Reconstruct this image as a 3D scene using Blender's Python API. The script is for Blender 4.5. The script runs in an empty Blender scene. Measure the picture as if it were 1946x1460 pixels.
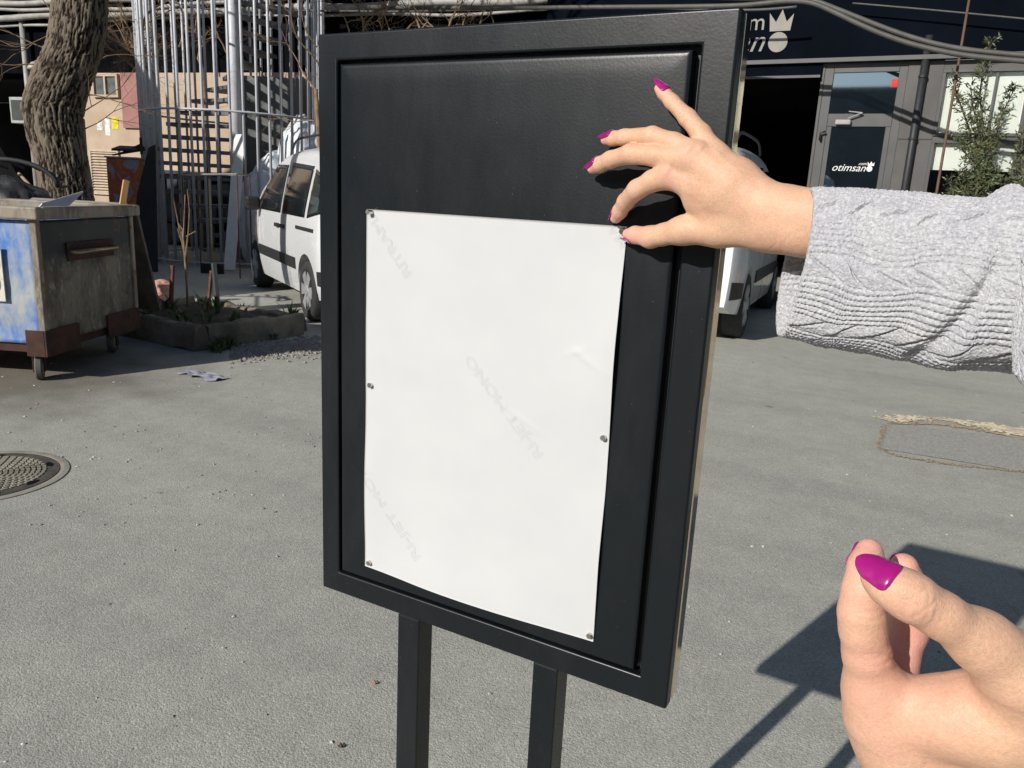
import bpy, bmesh, math, random
import numpy as np
from mathutils import Vector, Matrix
from mathutils.bvhtree import BVHTree

# ------------------------------------------------------------------ camera, sky, sun, exposure
SC = bpy.context.scene
COL = SC.collection
CAM_H = 1.34                                   # eye height
S = 0.76                                       # distance of the sign's front plane from the camera, along +Y
FOC = 1491.94                                  # focal length in pixels of a 1946 px wide frame
AX = np.array([0.87352231, -0.15571593, 0.46120639])
AY = np.array([0.48437993, 0.18399955, -0.85528957])
AZ = np.array([0.04832044, 0.97051363, 0.23615339])
RM = np.array([AX, AY, AZ])                    # world = RM @ camera
cam_d = bpy.data.cameras.new('camera')
cam_d.sensor_width = 36.0
cam_d.lens = 36.0 * FOC / 1946.0
cam_d.clip_start = 0.02
cam_d.clip_end = 400.0
cam = bpy.data.objects.new('camera', cam_d)
COL.objects.link(cam)
M4 = Matrix.Identity(4)
for i in range(3):
    for j in range(3):
        M4[i][j] = RM[i, j]
M4[2][3] = CAM_H
cam.matrix_world = M4
SC.camera = cam

SUN_V = np.array([0.23, 0.848, -0.476]); SUN_V /= np.linalg.norm(SUN_V)   # direction the light travels
SUN_EL = math.asin(-SUN_V[2])
SUN_AZ = math.atan2(-SUN_V[0], -SUN_V[1])
world = bpy.data.worlds.new('World')
SC.world = world
world.use_nodes = True
wn = world.node_tree
wn.nodes.clear()
sky = wn.nodes.new('ShaderNodeTexSky')
sky.sky_type = 'NISHITA'
sky.sun_disc = False
sky.sun_elevation = SUN_EL
sky.sun_rotation = SUN_AZ
sky.air_density = 1.0
sky.dust_density = 0.7
sky.ozone_density = 1.2
bg = wn.nodes.new('ShaderNodeBackground')
bg.inputs['Strength'].default_value = 0.055
wo = wn.nodes.new('ShaderNodeOutputWorld')
wn.links.new(sky.outputs[0], bg.inputs[0])
wn.links.new(bg.outputs[0], wo.inputs[0])
sun_d = bpy.data.lights.new('sun', 'SUN')
sun_d.energy = 3.75
sun_d.angle = math.radians(0.55)
sun_d.color = (1.0, 0.955, 0.89)
sun = bpy.data.objects.new('sun', sun_d)
sun.rotation_euler = Vector(SUN_V.tolist()).to_track_quat('-Z', 'Y').to_euler()
sun.location = (-6, -20, 14)
COL.objects.link(sun)
SC.view_settings.view_transform = 'Standard'
SC.view_settings.look = 'None'
SC.view_settings.exposure = 0.35
SC.view_settings.gamma = 1.0
SC.view_settings.use_curve_mapping = False
SC.cycles.max_bounces = 8
SC.cycles.sample_clamp_indirect = 6.0
SC.cycles.use_denoising = True

# ------------------------------------------------------------------ geometry of the place (photo measurements -> metres)
EYE = np.array([0.0, 0.0, CAM_H])
def ray(px, py):
    return RM @ np.array([(px - 973.0) / FOC, -(py - 730.0) / FOC, -1.0])
def on_ground(px, py, z=0.0):
    r = ray(px, py); return EYE + r * ((z - CAM_H) / r[2])
def on_y(px, py, y):
    r = ray(px, py); return EYE + r * (y / r[1])
def at_depth(px, py, d):
    return EYE + ray(px, py) * d
def nrm(v):
    v = np.asarray(v, float); return v / np.linalg.norm(v)
VIEW = -RM[:, 2]                             # optical axis in the world
CRIGHT, CUP = RM[:, 0], RM[:, 1]
toC = -VIEW
def perp2(dx, dy):                              # direction in the picture plane, as a world vector (dy down)
    return nrm(CRIGHT * dx - CUP * dy)

# ------------------------------------------------------------------ numpy noise
def _h(ix, iy, iz, seed):
    n = (ix.astype(np.int64) * 374761393 + iy.astype(np.int64) * 668265263 + iz.astype(np.int64) * 2147483647 + seed * 1274126177) & 0x7fffffff
    n = ((n ^ (n >> 13)) * 1274126177) & 0x7fffffff
    return ((n ^ (n >> 16)) & 0xffff) / 65535.0
def vnoise(p, seed=0):
    p = np.asarray(p, float)
    i = np.floor(p).astype(np.int64); f = p - i; f = f * f * (3 - 2 * f)
    r = 0
    for dx in (0, 1):
        for dy in (0, 1):
            for dz in (0, 1):
                w = (f[:, 0] if dx else 1 - f[:, 0]) * (f[:, 1] if dy else 1 - f[:, 1]) * (f[:, 2] if dz else 1 - f[:, 2])
                r = r + w * _h(i[:, 0] + dx, i[:, 1] + dy, i[:, 2] + dz, seed)
    return r
def fbm(p, seed=0, octv=4, gain=0.5):
    p = np.asarray(p, float); a = 1.0; s = 0; t = 0
    for o in range(octv):
        s = s + a * vnoise(p * (2 ** o) + 17.3 * o, seed + o); t += a; a *= gain
    return s / t

# ------------------------------------------------------------------ materials
MATS = {}
def _new(name):
    m = bpy.data.materials.new(name); m.use_nodes = True
    nt = m.node_tree; b = nt.nodes['Principled BSDF']
    return m, nt, b
def node(nt, t, **kw):
    n = nt.nodes.new(t)
    for k, v in kw.items():
        if k.startswith('i_'):
            n.inputs[k[2:].replace('_', ' ')].default_value = v
        else:
            setattr(n, k, v)
    return n
def ramp(nt, stops):
    r = nt.nodes.new('ShaderNodeValToRGB'); e = r.color_ramp.elements
    while len(e) < len(stops): e.new(0.5)
    for q, (p, c) in zip(e, stops):
        q.position = p; q.color = (*c[:3], 1) if hasattr(c, '__len__') else (c, c, c, 1)
    return r
def mat(name, col, rough=0.6, metal=0.0, var=0.15, scale=6.0, bump=0.0, bscale=60.0, col2=None, spec=0.5, stretch=None, coat=0.0, detail=5.0, edge=(0.35, 0.65), rvar=0.1, bdist=0.002):
    """plain procedural surface: base colour broken up by noise, roughness variation, fine bump"""
    if name in MATS: return MATS[name]
    m, nt, b = _new(name)
    L = nt.links.new
    tc = node(nt, 'ShaderNodeTexCoord')
    src = tc.outputs['Object']
    if stretch:
        mp = node(nt, 'ShaderNodeMapping'); mp.inputs['Scale'].default_value = stretch
        L(src, mp.inputs[0]); src = mp.outputs[0]
    n1 = node(nt, 'ShaderNodeTexNoise', i_Scale=scale, i_Detail=detail, i_Roughness=0.6)
    L(src, n1.inputs['Vector'])
    if col2 is None:
        col2 = tuple(max(0, c * (1 - var)) for c in col); c1 = tuple(min(1, c * (1 + var)) for c in col)
    else:
        c1 = col
    rp = ramp(nt, [(edge[0], c1), (edge[1], col2)])
    L(n1.outputs[0], rp.inputs[0]); L(rp.outputs[0], b.inputs['Base Color'])
    mr = node(nt, 'ShaderNodeMapRange'); mr.inputs[3].default_value = max(0.02, rough - rvar); mr.inputs[4].default_value = min(1, rough + rvar)
    n2 = node(nt, 'ShaderNodeTexNoise', i_Scale=scale * 2.7, i_Detail=4.0)
    L(src, n2.inputs['Vector']); L(n2.outputs[0], mr.inputs[0]); L(mr.outputs[0], b.inputs['Roughness'])
    b.inputs['Metallic'].default_value = metal
    b.inputs['Specular IOR Level'].default_value = spec
    b.inputs['Coat Weight'].default_value = coat
    if bump:
        n3 = node(nt, 'ShaderNodeTexNoise', i_Scale=bscale, i_Detail=4.0)
        L(src, n3.inputs['Vector'])
        bp = node(nt, 'ShaderNodeBump', i_Strength=bump, i_Distance=bdist)
        L(n3.outputs[0], bp.inputs['Height']); L(bp.outputs[0], b.inputs['Normal'])
    MATS[name] = m
    return m

# ------------------------------------------------------------------ mesh helpers
class MB:
    def __init__(s): s.v = []; s.f = []
    def add(s, v, f):
        o = len(s.v); s.v += [tuple(map(float, p)) for p in v]; s.f += [tuple(i + o for i in q) for q in f]; return s
    def box(s, x0, x1, y0, y1, z0, z1):
        return s.add([(x0, y0, z0), (x1, y0, z0), (x1, y1, z0), (x0, y1, z0), (x0, y0, z1), (x1, y0, z1), (x1, y1, z1), (x0, y1, z1)],
                     [(0, 3, 2, 1), (4, 5, 6, 7), (0, 1, 5, 4), (1, 2, 6, 5), (2, 3, 7, 6), (3, 0, 4, 7)])
    def obox(s, c, a, b, d):
        c, a, b, d = (np.asarray(q, float) for q in (c, a, b, d))
        if np.dot(np.cross(a, b), d) < 0: a = -a
        P = [c - a - b - d, c + a - b - d, c + a + b - d, c - a + b - d, c - a - b + d, c + a - b + d, c + a + b + d, c - a + b + d]
        return s.add(P, [(0, 3, 2, 1), (4, 5, 6, 7), (0, 1, 5, 4), (1, 2, 6, 5), (2, 3, 7, 6), (3, 0, 4, 7)])
    def bar(s, p, q, w, t=None, up=(0, 0, 1)):
        p, q = np.asarray(p, float), np.asarray(q, float); d = q - p; l = np.linalg.norm(d); d /= l
        a = np.cross(d, up); a = nrm(a) if np.linalg.norm(a) > 1e-6 else np.array([1., 0, 0]); b = np.cross(a, d)
        return s.obox((p + q) / 2, d * l / 2, a * w / 2, b * (t or w) / 2)
    def tube(s, pts, r, n=8, caps=True, squash=None):
        pts = [np.asarray(p, float) for p in pts]; m = len(pts)
        rs = [r] * m if not hasattr(r, '__len__') else list(r)
        T = [nrm(pts[min(i + 1, m - 1)] - pts[max(i - 1, 0)]) for i in range(m)]
        a = np.cross(T[0], (0, 0, 1.0)); a = nrm(a) if np.linalg.norm(a) > 1e-4 else np.array([1., 0, 0])
        V = []; F = []
        for i in range(m):
            a = nrm(a - np.dot(a, T[i]) * T[i]); b = np.cross(T[i], a)
            for k in range(n):
                th = 2 * math.pi * k / n
                V.append(pts[i] + rs[i] * (a * math.cos(th) + b * math.sin(th)))
        for i in range(m - 1):
            for k in range(n):
                k2 = (k + 1) % n
                F.append((i * n + k, i * n + k2, (i + 1) * n + k2, (i + 1) * n + k))
        if caps:
            F.append(tuple(range(n - 1, -1, -1))); F.append(tuple((m - 1) * n + k for k in range(n)))
        return s.add(V, F)
    def lathe(s, prof, c=(0, 0, 0), n=24, axis=None, closed=False):
        """prof: list of (radius, height); axis: unit vector of height"""
        ax = nrm(axis if axis is not None else (0, 0, 1)); a = np.cross(ax, (0.3, 0.9, 0.1)); a = nrm(a); b = np.cross(ax, a); c = np.asarray(c, float)
        V = []; F = []; m = len(prof)
        for r, h in prof:
            for k in range(n):
                th = 2 * math.pi * k / n; V.append(c + ax * h + r * (a * math.cos(th) + b * math.sin(th)))
        for i in range(m - 1 + (1 if closed else 0)):
            for k in range(n):
                k2 = (k + 1) % n; j = (i + 1) % m
                F.append((i * n + k, i * n + k2, j * n + k2, j * n + k))
        if not closed:
            F.append(tuple(range(n - 1, -1, -1))); F.append(tuple((m - 1) * n + k for k in range(n)))
        return s.add(V, F)
    def prism(s, poly, o, ex, ey, dz):
        """2D polygon (ccw) placed at o with axes ex, ey and extruded by vector dz"""
        o, ex, ey, dz = (np.asarray(q, float) for q in (o, ex, ey, dz)); n = len(poly)
        A = [o + ex * x + ey * y for x, y in poly]; B = [p + dz for p in A]
        F = [tuple(range(n - 1, -1, -1)), tuple(range(n, 2 * n))] + [(i, (i + 1) % n, n + (i + 1) % n, n + i) for i in range(n)]
        return s.add(A + B, F)
    def tf(s, fn):
        s.v = [tuple(fn(np.array(p))) for p in s.v]; return s
    def build(s, name, m, parent=None, smooth=False, bevel=0.0, seg=2, auto=None):
        me = bpy.data.meshes.new(name); me.from_pydata(s.v, [], s.f); me.update()
        return link_mesh(name, me, m, parent, smooth, bevel, seg)
def fix_normals(me):
    bm = bmesh.new(); bm.from_mesh(me); bmesh.ops.recalc_face_normals(bm, faces=bm.faces); bm.to_mesh(me); bm.free()
def link_mesh(name, me, m, parent=None, smooth=False, bevel=0.0, seg=2):
    fix_normals(me)
    o = bpy.data.objects.new(name, me); COL.objects.link(o)
    if m: me.materials.append(m)
    if smooth: me.polygons.foreach_set('use_smooth', [True] * len(me.polygons))
    if bevel:
        md = o.modifiers.new('bevel', 'BEVEL'); md.width = bevel; md.segments = seg; md.limit_method = 'ANGLE'; md.angle_limit = math.radians(35)
        md.harden_normals = bool(smooth)
    if parent is not None:
        attach(o, parent)
    return o
def attach(o, parent):
    o.parent = parent
    p = parent
    if p.type == 'EMPTY': o.matrix_parent_inverse = Matrix.Translation(-p.location)
def tag(o, label, cat, group=None, kind=None):
    if label: o['label'] = label
    if cat: o['category'] = cat
    if group: o['group'] = group
    if kind: o['kind'] = kind
    return o
def thing(name, label, cat, loc=(0, 0, 0), group=None):
    e = bpy.data.objects.new(name, None); COL.objects.link(e); e.location = tuple(map(float, loc)); e.empty_display_size = 0.1
    return tag(e, label, cat, group)
def struct(o):
    o['kind'] = 'structure'; return o
def np_mesh(name, V, F, m, parent=None, smooth=True):
    me = bpy.data.meshes.new(name)
    V = np.asarray(V, np.float32); F = np.asarray(F, np.int32)
    me.vertices.add(len(V)); me.vertices.foreach_set('co', V.ravel())
    k = F.shape[1]
    me.loops.add(F.size); me.loops.foreach_set('vertex_index', F.ravel())
    me.polygons.add(len(F)); me.polygons.foreach_set('loop_start', np.arange(0, F.size, k, dtype=np.int32)); me.polygons.foreach_set('loop_total', np.full(len(F), k, np.int32))
    me.update(calc_edges=True); me.validate()
    if smooth: me.polygons.foreach_set('use_smooth', np.ones(len(me.polygons), bool))
    o = bpy.data.objects.new(name, me); COL.objects.link(o)
    if m: me.materials.append(m)
    if parent is not None: attach(o, parent)
    return o
def grid_faces(nu, nv, wrap_u=False):
    i = np.arange(nu if wrap_u else nu - 1)[:, None]; j = np.arange(nv - 1)[None, :]
    i2 = (i + 1) % nu
    a = i * nv + j; b = i2 * nv + j
    return np.stack([a, b, b + 1, a + 1], -1).reshape(-1, 4)
def text_mesh(body, size=1.0, shear=0.0, outline=0.0, extrude=0.0, spacing=1.0):
    cu = bpy.data.curves.new('lettering', 'FONT'); cu.body = body; cu.size = size; cu.shear = shear; cu.space_character = spacing
    if outline:
        cu.fill_mode = 'NONE'; cu.bevel_depth = outline; cu.bevel_resolution = 0; cu.resolution_u = 5
    else:
        cu.extrude = extrude
    o = bpy.data.objects.new('lettering', cu); COL.objects.link(o)
    dg = bpy.context.evaluated_depsgraph_get(); dg.update()
    me = bpy.data.meshes.new_from_object(o.evaluated_get(dg))
    bpy.data.objects.remove(o); bpy.data.curves.remove(cu)
    return me
# ================================================================== ground
def asphalt_material():
    m, nt, b = _new('weathered asphalt'); L = nt.links.new
    tc = node(nt, 'ShaderNodeTexCoord'); src = tc.outputs['Object']
    big = node(nt, 'ShaderNodeTexNoise', i_Scale=0.8, i_Detail=5.0, i_Roughness=0.55); L(src, big.inputs['Vector'])
    r1 = ramp(nt, [(0.3, (0.375, 0.374, 0.336)), (0.5, (0.402, 0.400, 0.358)), (0.72, (0.432, 0.424, 0.375))]); L(big.outputs[0], r1.inputs[0])
    mid = node(nt, 'ShaderNodeTexNoise', i_Scale=7.0, i_Detail=6.0, i_Roughness=0.7); L(src, mid.inputs['Vector'])
    r2 = ramp(nt, [(0.3, 0.88), (0.7, 1.07)]); L(mid.outputs[0], r2.inputs[0])
    m1 = node(nt, 'ShaderNodeMix', data_type='RGBA', blend_type='MULTIPLY'); m1.inputs[0].default_value = 1.0
    L(r1.outputs[0], m1.inputs[6]); L(r2.outputs[0], m1.inputs[7])
    vo = node(nt, 'ShaderNodeTexVoronoi', i_Scale=215.0); L(src, vo.inputs['Vector'])
    r3 = ramp(nt, [(0.0, (0.45, 0.44, 0.42)), (0.2, (0.82, 0.82, 0.81)), (0.8, (1.06, 1.06, 1.05)), (0.97, (1.5, 1.5, 1.46))])
    sep = node(nt, 'ShaderNodeSeparateColor'); L(vo.outputs['Color'], sep.inputs[0]); L(sep.outputs[0], r3.inputs[0])
    m2 = node(nt, 'ShaderNodeMix', data_type='RGBA', blend_type='MULTIPLY'); m2.inputs[0].default_value = 0.50
    L(m1.outputs[2], m2.inputs[6]); L(r3.outputs[0], m2.inputs[7])
    # dark spots of oil and gum
    sp = node(nt, 'ShaderNodeTexVoronoi', i_Scale=1.7); L(src, sp.inputs['Vector'])
    nz = node(nt, 'ShaderNodeTexNoise', i_Scale=9.0, i_Detail=4.0); L(src, nz.inputs['Vector'])
    ad = node(nt, 'ShaderNodeMath', operation='MULTIPLY_ADD'); L(nz.outputs[0], ad.inputs[0]); ad.inputs[1].default_value = 0.12; L(sp.outputs['Distance'], ad.inputs[2])
    r4 = ramp(nt, [(0.085, 0.55), (0.125, 1.0)]); L(ad.outputs[0], r4.inputs[0])
    m3 = node(nt, 'ShaderNodeMix', data_type='RGBA', blend_type='MULTIPLY'); m3.inputs[0].default_value = 0.8
    L(m2.outputs[2], m3.inputs[6]); L(r4.outputs[0], m3.inputs[7])
    # long faint wheel-worn streaks
    mps = node(nt, 'ShaderNodeMapping'); mps.inputs['Rotation'].default_value = (0, 0, 0.5); mps.inputs['Scale'].default_value = (0.22, 2.4, 1); L(src, mps.inputs[0])
    ns = node(nt, 'ShaderNodeTexNoise', i_Scale=0.9, i_Detail=4.0, i_Roughness=0.5); L(mps.outputs[0], ns.inputs['Vector'])
    rs = ramp(nt, [(0.36, (0.90, 0.905, 0.91)), (0.52, (1.0, 1.0, 1.0)), (0.68, (1.05, 1.045, 1.02))]); L(ns.outputs[0], rs.inputs[0])
    m3b = node(nt, 'ShaderNodeMix', data_type='RGBA', blend_type='MULTIPLY'); m3b.inputs[0].default_value = 1.0; L(m3.outputs[2], m3b.inputs[6]); L(rs.outputs[0], m3b.inputs[7]); m3 = m3b
    # brown grime spreading from under the dumpster
    gp = on_ground(60, 735)
    vd = node(nt, 'ShaderNodeVectorMath', operation='DISTANCE'); L(src, vd.inputs[0]); vd.inputs[1].default_value = (float(gp[0]) - 0.5, float(gp[1]) + 0.1, 0)
    nz2 = node(nt, 'ShaderNodeTexNoise', i_Scale=3.0, i_Detail=6.0); L(src, nz2.inputs['Vector'])
    ad2 = node(nt, 'ShaderNodeMath', operation='MULTIPLY_ADD'); L(nz2.outputs[0], ad2.inputs[0]); ad2.inputs[1].default_value = 1.3; L(vd.outputs['Value'], ad2.inputs[2])
    mr = node(nt, 'ShaderNodeMapRange'); mr.inputs[1].default_value = 1.2; mr.inputs[2].default_value = 2.1; mr.inputs[3].default_value = 0.75; mr.inputs[4].default_value = 0.0
    L(ad2.outputs[0], mr.inputs[0])
    m4 = node(nt, 'ShaderNodeMix', data_type='RGBA', blend_type='MIX'); L(mr.outputs[0], m4.inputs[0]); L(m3.outputs[2], m4.inputs[6]); m4.inputs[7].default_value = (0.115, 0.095, 0.068, 1)
    L(m4.outputs[2], b.inputs['Base Color'])
    b.inputs['Roughness'].default_value = 0.86; b.inputs['Specular IOR Level'].default_value = 0.3
    bn = node(nt, 'ShaderNodeTexNoise', i_Scale=120.0, i_Detail=3.0, i_Roughness=0.7); L(src, bn.inputs['Vector'])
    bp = node(nt, 'ShaderNodeBump', i_Strength=0.45, i_Distance=0.004); L(bn.outputs[0], bp.inputs['Height'])
    bp2 = node(nt, 'ShaderNodeBump', i_Strength=0.5, i_Distance=0.0022); L(vo.outputs['Distance'], bp2.inputs['Height']); L(bp.outputs[0], bp2.inputs['Normal'])
    bp2.invert = True
    L(bp2.outputs[0], b.inputs['Normal'])
    return m
M_ASPH = asphalt_material()
g = MB().add([(-90, -60, 0), (90, -60, 0), (90, 90, 0), (-90, 90, 0)], [(0, 1, 2, 3)]).build('ground', M_ASPH)
struct(g)

# ================================================================== the sign
def satin_black():
    m, nt, b = _new('black powder coat'); L = nt.links.new
    tc = node(nt, 'ShaderNodeTexCoord'); src = tc.outputs['Object']
    b.inputs['Base Color'].default_value = (0.0055, 0.0078, 0.0105, 1)
    n1 = node(nt, 'ShaderNodeTexNoise', i_Scale=5.0, i_Detail=5.0); L(src, n1.inputs['Vector'])
    mp = node(nt, 'ShaderNodeMapping'); mp.inputs['Scale'].default_value = (1.0, 1.0, 0.35); L(src, mp.inputs[0])
    n4 = node(nt, 'ShaderNodeTexNoise', i_Scale=14.0, i_Detail=6.0, i_Roughness=0.7); L(mp.outputs[0], n4.inputs['Vector'])
    mul = node(nt, 'ShaderNodeMath', operation='ADD'); L(n1.outputs[0], mul.inputs[0]); L(n4.outputs[0], mul.inputs[1])
    # thin dust film with wiped streaks and specks
    nd = node(nt, 'ShaderNodeTexNoise', i_Scale=6.0, i_Detail=8.0, i_Roughness=0.72); L(mp.outputs[0], nd.inputs['Vector'])
    rd_ = ramp(nt, [(0.46, (0.0052, 0.0074, 0.0100)), (0.75, (0.016, 0.0175, 0.019))]); L(nd.outputs[0], rd_.inputs[0])
    vs_ = node(nt, 'ShaderNodeTexVoronoi', i_Scale=70.0); L(src, vs_.inputs['Vector'])
    rv_ = ramp(nt, [(0.035, 1.0), (0.06, 0.0)]); L(vs_.outputs['Distance'], rv_.inputs[0])
    md_ = node(nt, 'ShaderNodeMix', data_type='RGBA'); L(rv_.outputs[0], md_.inputs[0]); L(rd_.outputs[0], md_.inputs[6]); md_.inputs[7].default_value = (0.045, 0.045, 0.043, 1)
    L(md_.outputs[2], b.inputs['Base Color'])
    mr = node(nt, 'ShaderNodeMapRange'); mr.inputs[1].default_value = 0.7; mr.inputs[2].default_value = 1.3; mr.inputs[3].default_value = 0.30; mr.inputs[4].default_value = 0.40; L(mul.outputs[0], mr.inputs[0])
    L(mr.outputs[0], b.inputs['Roughness'])
    b.inputs['Specular IOR Level'].default_value = 0.40
    n2 = node(nt, 'ShaderNodeTexNoise', i_Scale=360.0, i_Detail=2.0); L(src, n2.inputs['Vector'])
    n3 = node(nt, 'ShaderNodeTexNoise', i_Scale=35.0, i_Detail=2.0); L(src, n3.inputs['Vector'])
    bp = node(nt, 'ShaderNodeBump', i_Strength=0.10, i_Distance=0.0008); L(n2.outputs[0], bp.inputs['Height'])
    bp2 = node(nt, 'ShaderNodeBump', i_Strength=0.04, i_Distance=0.002); L(n3.outputs[0], bp2.inputs['Height']); L(bp.outputs[0], bp2.inputs['Normal'])
    L(bp2.outputs[0], b.inputs['Normal'])
    MATS['satin'] = m
    return m
M_SATIN = satin_black()
M_SEAL = mat('black rubber seal', (0.010, 0.011, 0.013), rough=0.45, var=0.2, scale=30)
M_CHROME = mat('reflection-tinted polished steel', (0.86, 0.70, 0.52), rough=0.07, metal=1.0, var=0.04, scale=8, rvar=0.04, bump=0.04, bscale=14)  # bronze tint puts the sunlit ground's reflection into plain polished steel
XL, XR = -0.9144 * S, -0.2582 * S
ZB, ZT = CAM_H - 0.7211 * S, CAM_H + 0.2257 * S
OXL, OXR, OZB, OZT = -0.8753 * S, -0.3022 * S, CAM_H - 0.6806 * S, CAM_H + 0.1858 * S      # opening of the frame
PXL, PXR, PZB, PZT = -0.8690 * S, -0.3125 * S, CAM_H - 0.6748 * S, CAM_H + 0.1803 * S      # the inner panel
sign = thing('sign_stand', 'black metal sign stand with raised inner panel on two square legs', 'sign', ((XL + XR) / 2, S, 0))
def frame_ring(x0, x1, z0, z1, ox0, ox1, oz0, oz1, y0, y1):
    mb = MB()
    O = [(x0, z0), (x1, z0), (x1, z1), (x0, z1)]; I = [(ox0, oz0), (ox1, oz0), (ox1, oz1), (ox0, oz1)]
    V = [(x, y0, z) for x, z in O] + [(x, y0, z) for x, z in I] + [(x, y1, z) for x, z in O] + [(x, y1, z) for x, z in I]
    F = []
    for i in range(4):
        j = (i + 1) % 4
        F += [(i, j, 4 + j, 4 + i), (8 + i, 12 + i, 12 + j, 8 + j), (i, 8 + i, 8 + j, j), (4 + i, 4 + j, 12 + j, 12 + i)]
    return mb.add(V, F)
# the front frame is rolled sheet: its face bows very slightly, edges rounded
frame_ring(XL, XR, ZB, ZT, OXL, OXR, OZB, OZT, S, S + 0.018).build('front_frame', M_SATIN, sign, smooth=True, bevel=0.0028, seg=5)
MB().box(XL + 0.004, XR - 0.002, S + 0.0185, S + 0.0215, ZB + 0.004, ZT - 0.003).build('seal', M_SEAL, sign)
bx = MB(); bx.box(XL + 0.001, XR - 0.0005, S + 0.022, S + 0.043, ZB + 0.001, ZT - 0.0005)
bx.build('back_frame', M_CHROME, sign, bevel=0.0012)
# inner panel: slightly pillowed sheet with rolled edges
def inner_panel():
    nx, nz = 60, 84
    V = []; F = []
    gx = np.linspace(0, 1, nx); gz = np.linspace(0, 1, nz)
    # finer sampling at the borders
    gx = 0.5 - 0.5 * np.cos(np.pi * gx); gz = 0.5 - 0.5 * np.cos(np.pi * gz)
    X, Z = np.meshgrid(PXL + (PXR - PXL) * gx, PZB + (PZT - PZB) * gz, indexing='ij')
    dx = np.minimum(X - PXL, PXR - X); dz = np.minimum(Z - PZB, PZT - Z); d = np.minimum(dx, dz)
    edge = 0.0022 * np.clip(1 - d / 0.0035, 0, 1) ** 2
    dent = 0.0009 * np.exp(-(d / 0.012) ** 2)
    P = np.stack([X.ravel() * 7, Z.ravel() * 7, np.zeros(X.size)], 1)
    wob = 0.0009 * (fbm(P, 5, 3) - 0.5).reshape(X.shape)
    Y = S - 0.0015 + edge + dent + wob
    front = np.stack([X, Y, Z], -1).reshape(-1, 3)
    F = grid_faces(nx, nz).tolist()
    V = front.tolist(); n = len(V)
    # side walls
    ring = [i * nz for i in range(nx)] + [(nx - 1) * nz + j for j in range(1, nz)] + [i * nz + nz - 1 for i in range(nx - 2, -1, -1)] + [j for j in range(nz - 2, 0, -1)]
    for r in ring: V.append((V[r][0], S + 0.014, V[r][2]))
    m = len(ring)
    for k in range(m):
        F.append((ring[k], ring[(k + 1) % m], n + (k + 1) % m, n + k))
    return MB().add(V, F)
inner_panel().build('inner_panel', M_SATIN, sign, smooth=True)
MB().box(OXL - 0.004, OXR + 0.004, S + 0.0145, S + 0.0178, OZB - 0.004, OZT + 0.004).build('backing', M_SEAL, sign)
for a, b_ in ((-0.7435, -0.6987), (-0.4772, -0.4340)):
    lg = MB().box(a * S, b_ * S, S + 0.0012, S + 0.034, 0.008, ZB - 0.0005)
    l = lg.build('leg', M_SATIN, sign, bevel=0.002, seg=3)
    MB().box(a * S - 0.05, b_ * S + 0.05, S - 0.06, S + 0.10, 0.0, 0.0075).build('foot_plate', M_SATIN, l, bevel=0.001)

# ================================================================== paper
PW0, PW1 = -0.8117 * S, -0.3768 * S
PH1, PH0 = CAM_H - 0.0355 * S, CAM_H - 0.6480 * S
def paper_y(x, z):
    """front surface of the sheet: held by magnets at the corners, lifting off the panel in between"""
    x = np.asarray(x, float); z = np.asarray(z, float)
    u = (x - PW0) / (PW1 - PW0); v = (z - PH0) / (PH1 - PH0)
    lift = 0.0035 * np.sin(np.pi * np.clip(u, 0, 1)) ** 1.0 * (0.35 + 0.65 * (1 - v))
    lift = lift + 0.006 * np.exp(-((u - 1) / 0.10) ** 2) * np.sin(np.pi * np.clip((v - 0.44) / 0.56, 0, 1)) ** 2
    lift = lift + 0.0032 * np.exp(-((u - 1) / 0.16) ** 2) * np.sin(np.pi * np.clip(v / 0.42, 0, 1)) ** 2
    lift = lift + 0.0025 * np.exp(-(u / 0.10) ** 2) * np.sin(np.pi * np.clip(v / 0.5, 0, 1)) ** 2
    lift = lift + 0.0060 * np.exp(-(v / 0.10) ** 2) * np.sin(np.pi * u) ** 2
    P = np.stack([x.ravel() * 9, z.ravel() * 13, np.zeros(x.size)], 1)
    lift = lift + 0.0030 * (fbm(P, 9, 3) - 0.5).reshape(x.shape)
    # small kinks in the sheet
    for (ku, kv, a, sx, sz, amp) in ((0.90, 0.70, 0.5, 0.020, 0.0034, 0.0011), (0.865, 0.712, -0.4, 0.012, 0.0028, 0.0009), (0.69, 0.525, 0.45, 0.025, 0.0022, 0.0009)):
        cx = PW0 + ku * (PW1 - PW0); cz = PH0 + kv * (PH1 - PH0)
        dx = (x - cx) * math.cos(a) + (z - cz) * -math.sin(a); dz = (x - cx) * math.sin(a) + (z - cz) * math.cos(a)
        lift = lift + amp * np.exp(-(dx / sx) ** 2 - (dz / sz) ** 2)
    return S - 0.0034 - lift
M_PAPER = None
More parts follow.
